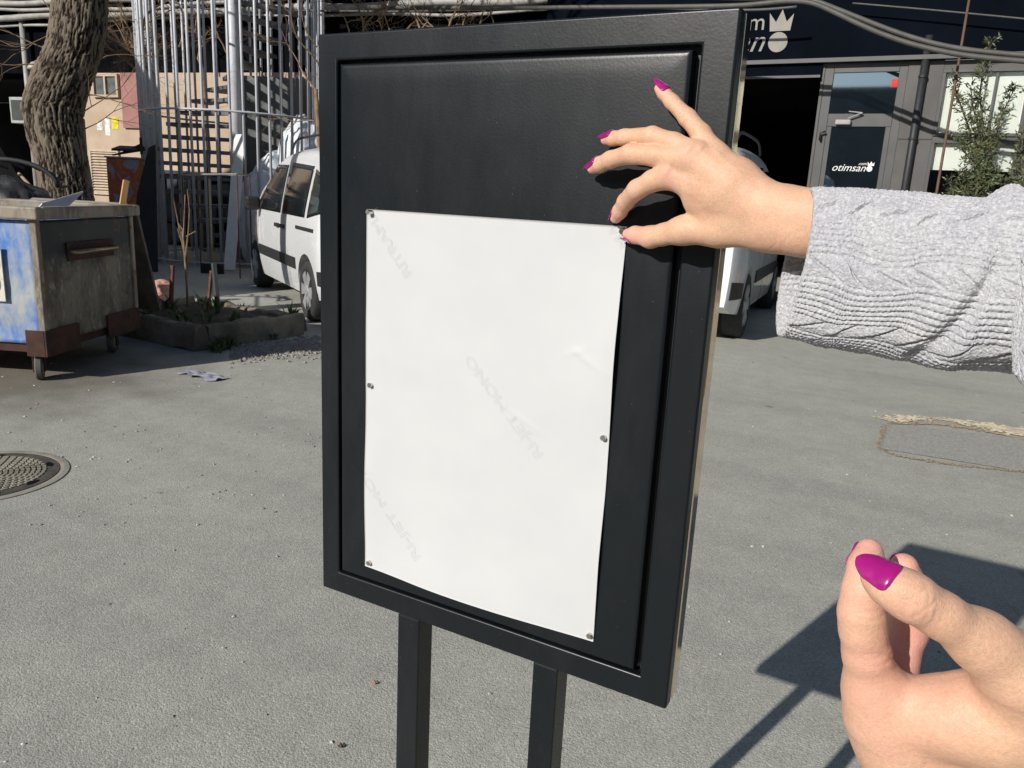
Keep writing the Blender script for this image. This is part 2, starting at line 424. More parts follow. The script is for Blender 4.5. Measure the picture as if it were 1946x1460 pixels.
def paper_material():
    m, nt, b = _new('matte label paper'); L = nt.links.new
    tc = node(nt, 'ShaderNodeTexCoord'); src = tc.outputs['Object']
    n1 = node(nt, 'ShaderNodeTexNoise', i_Scale=16.0, i_Detail=5.0); L(src, n1.inputs['Vector'])
    r = ramp(nt, [(0.3, (0.568, 0.572, 0.572)), (0.7, (0.545, 0.550, 0.555))]); L(n1.outputs[0], r.inputs[0]); L(r.outputs[0], b.inputs['Base Color'])
    b.inputs['Roughness'].default_value = 0.8; b.inputs['Specular IOR Level'].default_value = 0.2
    n2 = node(nt, 'ShaderNodeTexNoise', i_Scale=900.0, i_Detail=2.0); L(src, n2.inputs['Vector'])
    n3 = node(nt, 'ShaderNodeTexNoise', i_Scale=22.0, i_Detail=5.0); L(src, n3.inputs['Vector'])
    bp = node(nt, 'ShaderNodeBump', i_Strength=0.10, i_Distance=0.0006); L(n2.outputs[0], bp.inputs['Height'])
    bp2 = node(nt, 'ShaderNodeBump', i_Strength=0.10, i_Distance=0.004); L(n3.outputs[0], bp2.inputs['Height']); L(bp.outputs[0], bp2.inputs['Normal'])
    L(bp2.outputs[0], b.inputs['Normal'])
    return m
M_PAPER = paper_material()
def sheet():
    nx, nz = 120, 170
    X, Z = np.meshgrid(np.linspace(PW0, PW1, nx), np.linspace(PH0, PH1, nz), indexing='ij')
    Y = paper_y(X, Z)
    fr = np.stack([X, Y, Z], -1).reshape(-1, 3); bk = fr.copy(); bk[:, 1] += 0.00022
    F = grid_faces(nx, nz); n = len(fr)
    Fb = F[:, ::-1] + n
    ring = [i * nz for i in range(nx)] + [(nx - 1) * nz + j for j in range(1, nz)] + [i * nz + nz - 1 for i in range(nx - 2, -1, -1)] + [j for j in range(nz - 2, 0, -1)]
    m = len(ring); Fs = np.array([(ring[k], ring[(k + 1) % m], n + ring[(k + 1) % m], n + ring[k]) for k in range(m)])
    return np.vstack([fr, bk]), np.vstack([F, Fb, Fs])
V, F = sheet()
paper = np_mesh('paper_sheet', V, F, M_PAPER)
tag(paper, 'blank white paper sheet held to the black sign by small magnets', 'paper')
M_WMARK = mat('pale grey backing print', (0.455, 0.458, 0.460), rough=0.8, var=0.05, scale=40, spec=0.2)
def watermark(body, p_start, p_end, px_h):
    """outline lettering printed on the sheet between two measured points of its baseline"""
    a = on_y(*p_start, S - 0.004); b_ = on_y(*p_end, S - 0.004)
    me = text_mesh(body, 1.0, outline=0.010)
    n = len(me.vertices); co = np.zeros(n * 3, np.float32); me.vertices.foreach_get('co', co); co = co.reshape(-1, 3)
    co[:, 0] -= co[:, 0].min(); w = co[:, 0].max()
    d = np.array([b_[0] - a[0], b_[2] - a[2]]); ln = np.linalg.norm(d); d /= ln; up = np.array([-d[1], d[0]])
    k = ln / w; kh = px_h / 0.72
    x = a[0] + d[0] * co[:, 0] * k + up[0] * co[:, 1] * kh; z = a[2] + d[1] * co[:, 0] * k + up[1] * co[:, 1] * kh
    bm = bmesh.new(); 
    y = paper_y(x, z) - 0.00016 - (co[:, 2] > 1e-6) * 0.000004
    co2 = np.stack([x, y, z], 1).astype(np.float32)
    me.vertices.foreach_set('co', co2.ravel())
    bm.from_mesh(me)
    zs = co[:, 2]; bm.verts.ensure_lookup_table()
    bmesh.ops.delete(bm, geom=[f for f in bm.faces if sum(zs[v.index] for v in f.verts) < 1e-7], context='FACES')
    for pc, pn in (((PW0 + 0.0008, 0, 0), (-1, 0, 0)), ((PW1 - 0.0008, 0, 0), (1, 0, 0)), ((0, 0, PH0 + 0.0008), (0, 0, -1)), ((0, 0, PH1 - 0.0008), (0, 0, 1))):
        bmesh.ops.bisect_plane(bm, geom=bm.verts[:] + bm.edges[:] + bm.faces[:], plane_co=pc, plane_no=pn, clear_outer=True)
    bm.to_mesh(me); bm.free()
    link_mesh('print', me, M_WMARK, paper)
watermark('RI-JET MONO', (1034, 863), (896, 674), 0.0125)
watermark('RI-JET MONO', (802, 1057), (664, 848), 0.0125)
watermark('RITRAMA', (783, 519), (702, 392), 0.0125)
watermark('RITRAMA', (1252, 540), (1168, 420), 0.0125)

# ================================================================== magnets
M_MAG = mat('nickel magnet', (0.62, 0.58, 0.53), rough=0.22, metal=1.0, var=0.1, scale=300)
for (px, py, hgt, tilt, lab) in (
        (706, 404, 0.0075, (0.25, 0.15), 'tall round nickel magnet at the top left corner of the white sheet'),
        (705, 732, 0.0045, (0.0, 0.1), 'small round magnet halfway down the left edge of the white sheet'),
        (703, 1069, 0.0045, (0.0, 0.0), 'small round magnet at the bottom left corner of the white sheet'),
        (1149, 831, 0.0045, (0.1, 0.0), 'small round magnet halfway down the right edge of the white sheet'),
        (1121, 1207, 0.0045, (0.0, 0.0), 'small round magnet at the bottom right corner of the white sheet'),
        (1184, 440, 0.0050, (0.0, 0.0), 'small round magnet under the thumb tip at the top right paper corner')):
    p = on_y(px, py, S - 0.004)
    y = float(paper_y(np.array([p[0]]), np.array([p[2]]))[0])
    c = (p[0], y - 0.0001, p[2])
    r = 0.0031
    ax = nrm((tilt[0] * -0.6, -1.0, tilt[1] * 0.6))
    mg = MB().lathe([(r - 0.0003, 0), (r, 0.0003), (r, hgt - 0.0004), (r - 0.0004, hgt)], c, 28, ax).build('magnet', M_MAG, bevel=0)
    tag(mg, lab, 'magnet', 'magnets holding the sheet')
# ================================================================== the person: two hands, sleeves
def surface_nets(d, org, h):
    nx, ny, nz = d.shape
    ins = d < 0
    acc = np.zeros((nx - 1, ny - 1, nz - 1, 3), np.float32); cnt = np.zeros((nx - 1, ny - 1, nz - 1), np.float32)
    def sl(a, o):
        return a[o[0]:o[0] + nx - 1, o[1]:o[1] + ny - 1, o[2]:o[2] + nz - 1]
    for ax in range(3):
        for b in (0, 1):
            for c in (0, 1):
                o = [0, 0, 0]; oth = [q for q in range(3) if q != ax]; o[oth[0]] = b; o[oth[1]] = c
                o2 = list(o); o2[ax] = 1
                d0, d1 = sl(d, o), sl(d, o2); mk = (d0 < 0) != (d1 < 0)
                t = np.where(mk, d0 / np.where(mk, d0 - d1, 1), 0).astype(np.float32)
                acc[..., ax] += np.where(mk, t, 0); acc[..., oth[0]] += np.where(mk, b, 0); acc[..., oth[1]] += np.where(mk, c, 0)
                cnt += mk
    act = cnt > 0
    idx = np.full(act.shape, -1, np.int64); idx[act] = np.arange(act.sum())
    ii = np.argwhere(act)
    V = (ii + acc[act] / cnt[act][:, None]) * h + org
    Q = []
    for ax in range(3):
        o = [q for q in range(3) if q != ax]
        s0 = [slice(None)] * 3; s1 = [slice(None)] * 3
        s0[ax] = slice(0, -1); s1[ax] = slice(1, None)
        for q in o: s0[q] = slice(1, -1); s1[q] = slice(1, -1)
        a, b = ins[tuple(s0)], ins[tuple(s1)]
        e = np.argwhere(a != b)
        if not len(e): continue
        flip = a[tuple(e.T)]
        e = e.copy(); e[:, o[0]] += 1; e[:, o[1]] += 1
        def cell(da, db):
            k = e.copy(); k[:, o[0]] -= da; k[:, o[1]] -= db; return idx[tuple(k.T)]
        q4 = np.stack([cell(1, 1), cell(0, 1), cell(0, 0), cell(1, 0)], 1)
        if ax == 1: flip = ~flip
        q4[~flip] = q4[~flip][:, ::-1]
        Q.append(q4)
    return V, np.vstack(Q)
def cap(P, a, b, r1, r2):
    a = np.asarray(a, np.float32); b = np.asarray(b, np.float32); ba = b - a; l2 = float(np.dot(ba, ba))
    t = np.clip(((P[0] - a[0]) * ba[0] + (P[1] - a[1]) * ba[1] + (P[2] - a[2]) * ba[2]) / l2, 0, 1)
    return np.sqrt((P[0] - a[0] - t * ba[0]) ** 2 + (P[1] - a[1] - t * ba[1]) ** 2 + (P[2] - a[2] - t * ba[2]) ** 2) - (r1 + (r2 - r1) * t)
def smin(a, b, k):
    h = np.clip(0.5 + 0.5 * (b - a) / k, 0, 1); return b + (a - b) * h - k * h * (1 - h)
def chain(P, pts, k):
    d = None
    for (a, r1), (b, r2) in zip(pts[:-1], pts[1:]):
        q = cap(P, a, b, r1 * 1e-3, r2 * 1e-3); d = q if d is None else smin(d, q, k)
    return d
def hand_mesh(fingers, palm, extra, h=0.0011, kp=0.010, kf=0.008, notch=()):
    """fingers: chains [(point, radius mm)...] from tip to knuckle; palm: list of chains blended together"""
    allp = [q for c in fingers + palm + extra for q in c]
    A = np.array([p for p, r in allp]); Rm = max(r for p, r in allp) * 1e-3 + 0.004
    lo = A.min(0) - Rm; hi = A.max(0) + Rm
    n = np.ceil((hi - lo) / h).astype(int) + 1
    gx = (lo[0] + h * np.arange(n[0])).astype(np.float32)[:, None, None]; gy = (lo[1] + h * np.arange(n[1])).astype(np.float32)[None, :, None]; gz = (lo[2] + h * np.arange(n[2])).astype(np.float32)[None, None, :]
    G = (gx, gy, gz)
    dp = np.full(tuple(n), 0.05, np.float32)
    def segs(c):
        return list(zip(c[:-1], c[1:]))
    def sub(pts, pad):
        a = np.array([p for p, r in pts]); rr = max(r for p, r in pts) * 1e-3 + pad
        l = np.clip(np.floor((a.min(0) - rr - lo) / h).astype(int), 0, n); u = np.clip(np.ceil((a.max(0) + rr - lo) / h).astype(int) + 1, 0, n)
        return tuple(slice(i, j) for i, j in zip(l, u))
    for c in palm:
        for sg in segs(c):
            s = sub(sg, 0.012); g = (gx[s[0]], gy[:, s[1]], gz[:, :, s[2]])
            dp[s] = smin(dp[s], cap(g, sg[0][0], sg[1][0], sg[0][1] * 1e-3, sg[1][1] * 1e-3), kp)
    d = dp.copy()
    for c in fingers + extra:
        s = sub(c, 0.010)
        g = (gx[s[0]], gy[:, s[1]], gz[:, :, s[2]])
        q = smin(chain(g, c, 0.0035), dp[s], kf)
        d[s] = smin(d[s], q, 0.0010)
    for (p, q_, r, k) in notch:                 # carve folds
        q = cap(G, p, q_, r * 1e-3, r * 1e-3); d = -smin(-d, q, k)
    return surface_nets(d, lo, h)
def relax(V, F, it=2, lam=0.5):
    n = len(V)
    for _ in range(it):
        acc = np.zeros_like(V); c = np.zeros(n)
        for a, b in ((0, 1), (1, 2), (2, 3), (3, 0)):
            np.add.at(acc, F[:, a], V[F[:, b]]); np.add.at(c, F[:, a], 1); np.add.at(acc, F[:, b], V[F[:, a]]); np.add.at(c, F[:, b], 1)
        V = V + lam * (acc / c[:, None] - V)
    return V
def skin_material():
    m, nt, b = _new('skin'); L = nt.links.new
    tc = node(nt, 'ShaderNodeTexCoord'); src = tc.outputs['Object']
    at = node(nt, 'ShaderNodeAttribute', attribute_name='blush')
    n1 = node(nt, 'ShaderNodeTexNoise', i_Scale=45.0, i_Detail=5.0, i_Roughness=0.6); L(src, n1.inputs['Vector'])
    r1 = ramp(nt, [(0.3, (0.690, 0.438, 0.292)), (0.7, (0.628, 0.375, 0.240))]); L(n1.outputs[0], r1.inputs[0])
    nm = node(nt, 'ShaderNodeTexNoise', i_Scale=70.0, i_Detail=6.0, i_Roughness=0.7); L(src, nm.inputs['Vector'])
    rm = ramp(nt, [(0.46, 0.0), (0.72, 0.42)]); L(nm.outputs[0], rm.inputs[0])
    mo = node(nt, 'ShaderNodeMix', data_type='RGBA'); L(rm.outputs[0], mo.inputs[0]); L(r1.outputs[0], mo.inputs[6]); mo.inputs[7].default_value = (0.70, 0.36, 0.275, 1)
    nf = node(nt, 'ShaderNodeTexNoise', i_Scale=650.0, i_Detail=3.0); L(src, nf.inputs['Vector'])
    rf = ramp(nt, [(0.3, 0.90), (0.7, 1.08)]); L(nf.outputs[0], rf.inputs[0])
    mf = node(nt, 'ShaderNodeMix', data_type='RGBA', blend_type='MULTIPLY'); mf.inputs[0].default_value = 1.0; L(mo.outputs[2], mf.inputs[6]); L(rf.outputs[0], mf.inputs[7])
    mx = node(nt, 'ShaderNodeMix', data_type='RGBA'); L(at.outputs['Fac'], mx.inputs[0]); L(mf.outputs[2], mx.inputs[6]); mx.inputs[7].default_value = (0.74, 0.36, 0.30, 1)
    L(mx.outputs[2], b.inputs['Base Color'])
    b.inputs['Roughness'].default_value = 0.5; b.inputs['Specular IOR Level'].default_value = 0.36
    b.inputs['Subsurface Weight'].default_value = 0.16; b.inputs['Subsurface Radius'].default_value = (1.0, 0.35, 0.2); b.inputs['Subsurface Scale'].default_value = 0.004
    vo = node(nt, 'ShaderNodeTexVoronoi', i_Scale=900.0, feature='DISTANCE_TO_EDGE'); L(src, vo.inputs['Vector'])
    n2 = node(nt, 'ShaderNodeTexNoise', i_Scale=240.0, i_Detail=6.0, i_Roughness=0.7); L(src, n2.inputs['Vector'])
    bp = node(nt, 'ShaderNodeBump', i_Strength=0.45, i_Distance=0.0005); L(vo.outputs['Distance'], bp.inputs['Height'])
    bp2 = node(nt, 'ShaderNodeBump', i_Strength=0.32, i_Distance=0.0012); L(n2.outputs[0], bp2.inputs['Height']); L(bp.outputs[0], bp2.inputs['Normal'])
    L(bp2.outputs[0], b.inputs['Normal'])
    return m
M_SKIN = skin_material()
M_NAIL = mat('magenta nail polish', (0.33, 0.007, 0.165), rough=0.2, var=0.12, scale=160, coat=0.5, bump=0.15, bscale=300, bdist=.0006, spec=0.6, rvar=0.03)
BVH = {}
def make_hand(name, fingers, palm, extra, blush, creases, parent, h, notch=(), ridges=()):
    V, F = hand_mesh(fingers, palm, extra, h, notch=notch)
    V = relax(V, F, 3, 0.5)
    # soft veins/tendons and skin folds as displacement along the normal
    me_o = np_mesh(name, V, F, M_SKIN, parent)
    me = me_o.data
    fix_normals(me)
    N = np.zeros(len(V) * 3, np.float32); me.vertices.foreach_get('normal', N); N = N.reshape(-1, 3)
    disp = 0.0007 * (fbm(V * 90, 3, 3) - 0.5)
    for (c, ax, dors, amp, offs, wid, rad) in creases:
        c, ax, dors = np.asarray(c), nrm(ax), nrm(dors)
        rel = V - c; t = rel @ ax; near = np.exp(-(np.linalg.norm(rel, axis=1) / rad) ** 4)
        mask = np.clip((N @ dors) * 1.6, 0, 1)
        side = nrm(np.cross(ax, dors)); w = rel @ side
        for k, o in enumerate(offs):
            tt = t - o - 0.0009 * np.sin(w * 420 + k * 1.7) - 10 * (w ** 2) * (1 if k % 2 else -0.6)
            disp -= amp * near * mask * np.exp(-(tt / wid) ** 2)
    for (a, b, dors, amp, wid) in ridges:       # tendons, veins and knuckles under the skin
        a, b, dors = np.asarray(a), np.asarray(b), nrm(dors); ba = b - a
        t = np.clip(((V - a) @ ba) / (ba @ ba), 0, 1); q = V - a - t[:, None] * ba
        q = q - (q @ dors)[:, None] * dors
        disp += amp * np.exp(-(np.linalg.norm(q, axis=1) / wid) ** 2) * np.clip((N @ dors) * 1.5, 0, 1) * np.clip(1.15 - t, 0.2, 1)
    V2 = V + N * disp[:, None]
    me.vertices.foreach_set('co', V2.astype(np.float32).ravel()); me.update()
    bl = np.zeros(len(V))
    for p, sg, am in blush:
        bl = np.maximum(bl, am * np.exp(-(np.linalg.norm(V - np.asarray(p), axis=1) / sg) ** 2))
    bl = np.clip(bl + 0.12 * (fbm(V * 70, 8, 3) - 0.5), 0, 1)
    BVH[me_o.name] = BVHTree.FromPolygons(V2.tolist(), F.tolist())
    at = me.attributes.new('blush', 'FLOAT', 'POINT'); at.data.foreach_set('value', bl.astype(np.float32))
    return me_o
def nail(parent, ch, dorsal, length, width, over=0.0030, taper=0.35, lift=0.0010):
    """almond nail lying on the back of a fingertip; ch = the finger's chain from its tip"""
    pts = [np.asarray(p) for p, r in ch[:4]]; rad = [r * 1e-3 for p, r in ch[:4]]
    t = nrm(pts[0] - pts[2]); n = np.asarray(dorsal, float); n = nrm(n - np.dot(n, t) * t); b = np.cross(t, n)
    cum = [0.0]
    for i in range(3): cum.append(cum[-1] + np.linalg.norm(pts[i + 1] - pts[i]))
    def axis(x):                                # x metres back from the tip centre
        if x <= 0: return pts[0] - t * x, rad[0]
        for i in range(3):
            if x <= cum[i + 1] or i == 2:
                k = (x - cum[i]) / (cum[i + 1] - cum[i]); return pts[i] + (pts[i + 1] - pts[i]) * k, rad[i] + (rad[i + 1] - rad[i]) * k
    nu, nv = 17, 28
    bvh = BVH[parent.name]
    def surf(x, th):
        c, r = axis(x); d = n * math.cos(th) + b * math.sin(th)
        hit = bvh.ray_cast(Vector((c + d * 0.03).tolist()), Vector((-d).tolist()), 0.03)
        return c, d, (0.03 - hit[3]) if hit[0] is not None else r
    R0 = {}
    P = np.zeros((nu, nv, 3)); D = np.zeros((nu, nv, 3))
    for i in range(nu):
        u = -1 + 2 * i / (nu - 1)
        for j in range(nv):
            v = j / (nv - 1)
            if v < 0.2: w = 0.55 + 0.45 * math.sqrt(max(0, 1 - (1 - v / 0.2) ** 2))
            elif v < 0.6: w = 1.0
            else: q = (v - 0.6) / 0.4; w = 1.0 - (1 - taper) * q ** 1.7
            if v > 0.9: w *= 0.10 + 0.90 * math.sqrt(max(0.0, 1 - ((v - 0.9) / 0.101) ** 2))
            back = (length - over) - v * length
            th = u * (width / 2 / 0.0072) * w
            xb = max(back, 0.0015)
            c0, d, r0 = surf(xb, th)
            c, _ = axis(back)
            ar = r0 + lift + 0.0003 * math.sin(math.pi * min(1, v * 1.4))
            if back < 0.0015: ar -= 18.0 * (0.0015 - back) ** 2
            if v < 0.035: ar -= 0.0006
            P[i, j] = c + ar * d; D[i, j] = d
    Pm = P.copy()
    for _ in range(2): Pm[1:-1, 1:-1] = (Pm[:-2, 1:-1] + Pm[2:, 1:-1] + Pm[1:-1, :-2] + Pm[1:-1, 2:] + 2 * Pm[1:-1, 1:-1]) / 6
    V = np.vstack([Pm.reshape(-1, 3), (Pm - D * 0.0007).reshape(-1, 3)])
    F = grid_faces(nu, nv); N = nu * nv
    ring = [i * nv for i in range(nu)] + [(nu - 1) * nv + j for j in range(1, nv)] + [i * nv + nv - 1 for i in range(nu - 2, -1, -1)] + [j for j in range(nv - 2, 0, -1)]
    m = len(ring); Fs = np.array([(ring[k], ring[(k + 1) % m], N + ring[(k + 1) % m], N + ring[k]) for k in range(m)])
    o = np_mesh('fingernail', np.array(V), np.vstack([F, F[:, ::-1] + N, Fs]), M_NAIL, parent)
    fix_normals(o.data)
    return o

person = thing('person', 'person in a pale grey cable-knit sweater with magenta nails reaching to the sign', 'person', (1.0, 0.35, 0))

# ---- the hand on the sign (back of the hand to the camera, thumb below)
def U(zx, zy, off):
    return on_y(1080 + zx / 3.742, 120 + zy / 3.742, S - off)
fi = [(U(338, 1098, .0125), 6.0), (U(368, 1052, .018), 7.3), (U(408, 985, .026), 8.0), (U(488, 900, .040), 9.0), (U(600, 838, .045), 9.6), (U(715, 800, .046), 10.6)]
fm = [(U(172, 748, .021), 5.6), (U(222, 722, .025), 7.2), (U(300, 687, .031), 7.9), (U(440, 647, .042), 9.0), (U(620, 658, .046), 9.4), (U(850, 680, .050), 10.6)]
fr = [(U(268, 545, .021), 5.4), (U(320, 538, .025), 6.8), (U(400, 528, .030), 7.5), (U(600, 520, .040), 8.6), (U(750, 570, .043), 9.2), (U(925, 650, .046), 10.2)]
fp = [(U(648, 182, .021), 5.0), (U(683, 218, .022), 6.0), (U(735, 275, .024), 6.6), (U(850, 392, .030), 7.9), (U(945, 505, .034), 8.8), (U(1060, 665, .040), 10.0)]
ft = [(U(425, 1218, .013), 5.6), (U(475, 1222, .016), 8.2), (U(585, 1238, .022), 10.4), (U(680, 1218, .027), 10.2), (U(815, 1190, .034), 12.4)]
palm = [
    [(U(715, 800, .046), 10.6), (U(1080, 950, .047), 13.5), (U(1430, 1110, .045), 16.5)],
    [(U(850, 680, .050), 10.6), (U(1130, 860, .050), 12.5), (U(1430, 1070, .047), 16.0)],
    [(U(925, 650, .046), 10.2), (U(1180, 840, .047), 12.0), (U(1430, 1030, .046), 15.5)],
    [(U(1060, 665, .040), 10.0), (U(1220, 800, .041), 12.5), (U(1440, 1005, .044), 15.5)],
    [(U(815, 1190, .034), 12.4), (U(1080, 1180, .036), 15.0), (U(1430, 1190, .043), 17.0)],
    [(U(910, 980, .040), 11.5), (U(1250, 1090, .040), 16.0)],
    [(U(1430, 1110, .046), 17.5), (U(1560, 1115, .049), 18.0), (U(1700, 1140, .052), 18.0), (U(2150, 1180, .063), 21.5)],
    [(U(1430, 1190, .044), 17.0), (U(1560, 1195, .047), 17.0), (U(1700, 1215, .050), 17.2), (U(2150, 1250, .061), 20.5)],
    [(U(1430, 1010, .046), 15.5), (U(1560, 1030, .049), 16.0), (U(1700, 1060, .052), 16.4), (U(2150, 1110, .063), 20.5)],
]
blush = [(fi[0][0], .016, .75), (fm[0][0], .012, .6), (fr[0][0], .012, .55), (fp[0][0], .012, .5), (ft[0][0], .022, .9), (ft[1][0], .018, .8),
         (fi[3][0], .012, .35), (U(715, 800, .056), .010, .38), (U(850, 660, .058), .010, .3), (fp[3][0], .010, .3)]
cre = [(U(820, 395, .036), U(735, 275, .024) - U(850, 392, .030), toC, .00040, (-.0032, -.0014, .0004, .0022), .0006, .011),
       (U(600, 500, .046), fr[2][0] - fr[3][0], toC + CUP * .6, .00038, (-.0032, -.0012, .0008, .0028), .0006, .011),
       (U(440, 620, .050), fm[2][0] - fm[3][0], toC + CUP * .6, .00038, (-.0032, -.0012, .0008, .0028), .0006, .011),
       (U(1500, 1240, .06), CRIGHT, toC - CUP * .3, .0003, (-.004, .001, .0035), .0006, .020)]
rid = [(U(715, 800, .05), U(1380, 1085, .06), toC, .0011, .0030), (U(850, 680, .05), U(1380, 1050, .06), toC, .0013, .0030), (U(935, 650, .05), U(1380, 1010, .06), toC, .0010, .0028),
       (U(1060, 665, .05), U(1380, 980, .06), toC, .0008, .0028), (U(705, 790, .05), U(735, 808, .05), toC + CUP * .3, .0016, .0065), (U(840, 665, .05), U(870, 690, .05), toC + CUP * .3, .0016, .0060), (U(925, 640, .05), U(950, 660, .05), toC + CUP * .3, .0010, .0055),
       (U(980, 900, .05), U(1120, 800, .06), toC, .0006, .0016), (U(1120, 800, .05), U(1330, 900, .06), toC, .0006, .0016), (U(1000, 1060, .05), U(1300, 1020, .06), toC, .0006, .0018)]
hand_r = make_hand('hand', [fi, fm, fr, fp, ft], palm, [], blush, cre, person, 0.00105, (), rid)
hand_r['label'] = 'hand pressing a magnet onto the paper corner, little finger raised'
nail(hand_r, fp, toC * 0.95 + perp2(.7, -.7) * 0.30, .0180, .0102, over=.0092)
nail(hand_r, fr, toC * 0.86 + CUP * 0.50, .0205, .0112, over=.0090)
nail(hand_r, fm, toC * 0.74 + perp2(-.45, -.9) * 0.66, .0200, .0112, over=.0090)
nail(hand_r, fi, perp2(-.85, -.35) * 0.9 - VIEW * -0.35, .0150, .0108, over=.0085)
nail(hand_r, ft, -CUP * 0.95 + toC * 0.12, .0170, .0120, over=.0090)

# ---- the lower hand, close to the camera, thumb and forefinger pinched
def Lw(zx, zy, dep):
    return at_depth(1400 + zx / 3.042, 980 + zy / 3.042, dep)
gi = [(Lw(768, 208, .316), 5.4), (Lw(750, 300, .313), 6.7), (Lw(732, 430, .311), 7.4), (Lw(722, 560, .313), 8.5), (Lw(730, 660, .315), 8.6), (Lw(752, 800, .319), 8.9), (Lw(796, 1000, .326), 11.0)]
gm = [(Lw(967, 298, .336), 5.9), (Lw(978, 380, .338), 6.9), (Lw(990, 500, .342), 7.4), (Lw(988, 660, .347), 8.2), (Lw(920, 850, .347), 8.8), (Lw(850, 1040, .346), 10.6)]
gr = [(Lw(880, 1120, .388), 6.0), (Lw(850, 1020, .392), 7.6), (Lw(800, 900, .382), 8.6), (Lw(860, 1120, .360), 10.5)]
gp = [(Lw(960, 1260, .388), 5.4), (Lw(920, 1180, .393), 6.6), (Lw(850, 1070, .388), 7.6), (Lw(900, 1250, .368), 10.0)]
gt = [(Lw(806, 352, .2865), 5.0), (Lw(856, 386, .284), 6.7), (Lw(935, 430, .281), 7.8), (Lw(1018, 476, .280), 8.5), (Lw(1180, 572, .281), 8.2), (Lw(1420, 730, .286), 10.0)]
palm2 = [
    [(Lw(796, 1000, .326), 11.0), (Lw(842, 1150, .331), 13.0), (Lw(915, 1270, .333), 14.6), (Lw(1020, 1500, .340), 17.2), (Lw(1250, 1850, .350), 22.0)],
    [(Lw(850, 1040, .346), 10.6), (Lw(1050, 1500, .360), 17.0), (Lw(1400, 1950, .365), 22.0)],
    [(Lw(900, 1250, .368), 10.0), (Lw(1150, 1600, .372), 16.0), (Lw(1500, 2000, .375), 21.0)],
    [(Lw(930, 1150, .326), 12.4), (Lw(1230, 1165, .314), 14.0), (Lw(1500, 1180, .306), 17.0), (Lw(1900, 1400, .312), 23.0)],
    [(Lw(1000, 1350, .333), 17.0), (Lw(1500, 1450, .326), 23.0), (Lw(1900, 1750, .335), 25.0)],
    [(Lw(1420, 730, .286), 10.0), (Lw(1640, 915, .290), 12.8), (Lw(1900, 1250, .305), 19.0)],
    [(Lw(1900, 1350, .312), 22.0), (Lw(2250, 1900, .34), 24.0), (Lw(2600, 2300, .355), 25.0)],
    [(Lw(1400, 1950, .36), 22.0), (Lw(2100, 2250, .36), 22.0), (Lw(2500, 2550, .37), 24.0)],
]
notch2 = []
blush2 = [(gi[0][0], .016, .85), (gi[2][0], .014, .55), (gi[5][0] + toC * .008, .014, .55), (gm[0][0], .014, .9), (gm[3][0], .03, .9), (gm[4][0], .03, .8), (gt[0][0], .010, .35), (gt[3][0], .012, .30), (Lw(1060, 1000, .31), .014, .28), (Lw(1260, 950, .30), .012, .35), (Lw(800, 1050, .315), .03, .3)]
tax = gt[0][0] - gt[4][0]
cre2 = [(gt[3][0] + toC * .008, tax, toC + CUP * .35, .00024, (-.0046, -.0030, -.0014, .0002, .0018, .0034), .00055, .0085),
        (gi[3][0] + toC * .009 + CRIGHT * .003, gi[0][0] - gi[5][0], toC + CRIGHT * .7, .00032, (0.0004, .0022), .0006, .009),
        (gi[5][0] + toC * .009 + CRIGHT * .003, gi[0][0] - gi[5][0], toC + CRIGHT * .7, .00036, (-.0006, .0014, .0030), .0006, .011),
        (Lw(1270, 930, .287), perp2(1, .15), toC, .0011, (0.0,), .0013, .010),
        (Lw(900, 880, .316), perp2(.4, -.9), toC, .0004, (0.0, .003), .0009, .010)]
hand_l = make_hand('hand', [gi, gm, gr, gp, gt], palm2, [], blush2, cre2, person, 0.00095, notch2)
hand_l['label'] = 'hand close to the camera with thumb and forefinger pinched together'
nail(hand_l, gt, toC * 0.95 + CUP * 0.28 + CRIGHT * .05, .0150, .0106, over=.0076, taper=.34)
nail(hand_l, gi, -CRIGHT * 0.42 + VIEW * 0.9, .0120, .0080, over=.0040, lift=.0004)
nail(hand_l, gm, VIEW * 1.0 - CUP * .1, .0120, .0080, over=.0034, lift=.0004)
nail(hand_l, gr, -toC * .2 + CRIGHT * .9, .0130, .0098, over=.0055)
nail(hand_l, gp, -toC * .2 + CRIGHT * .9, .0120, .0088, over=.0050)
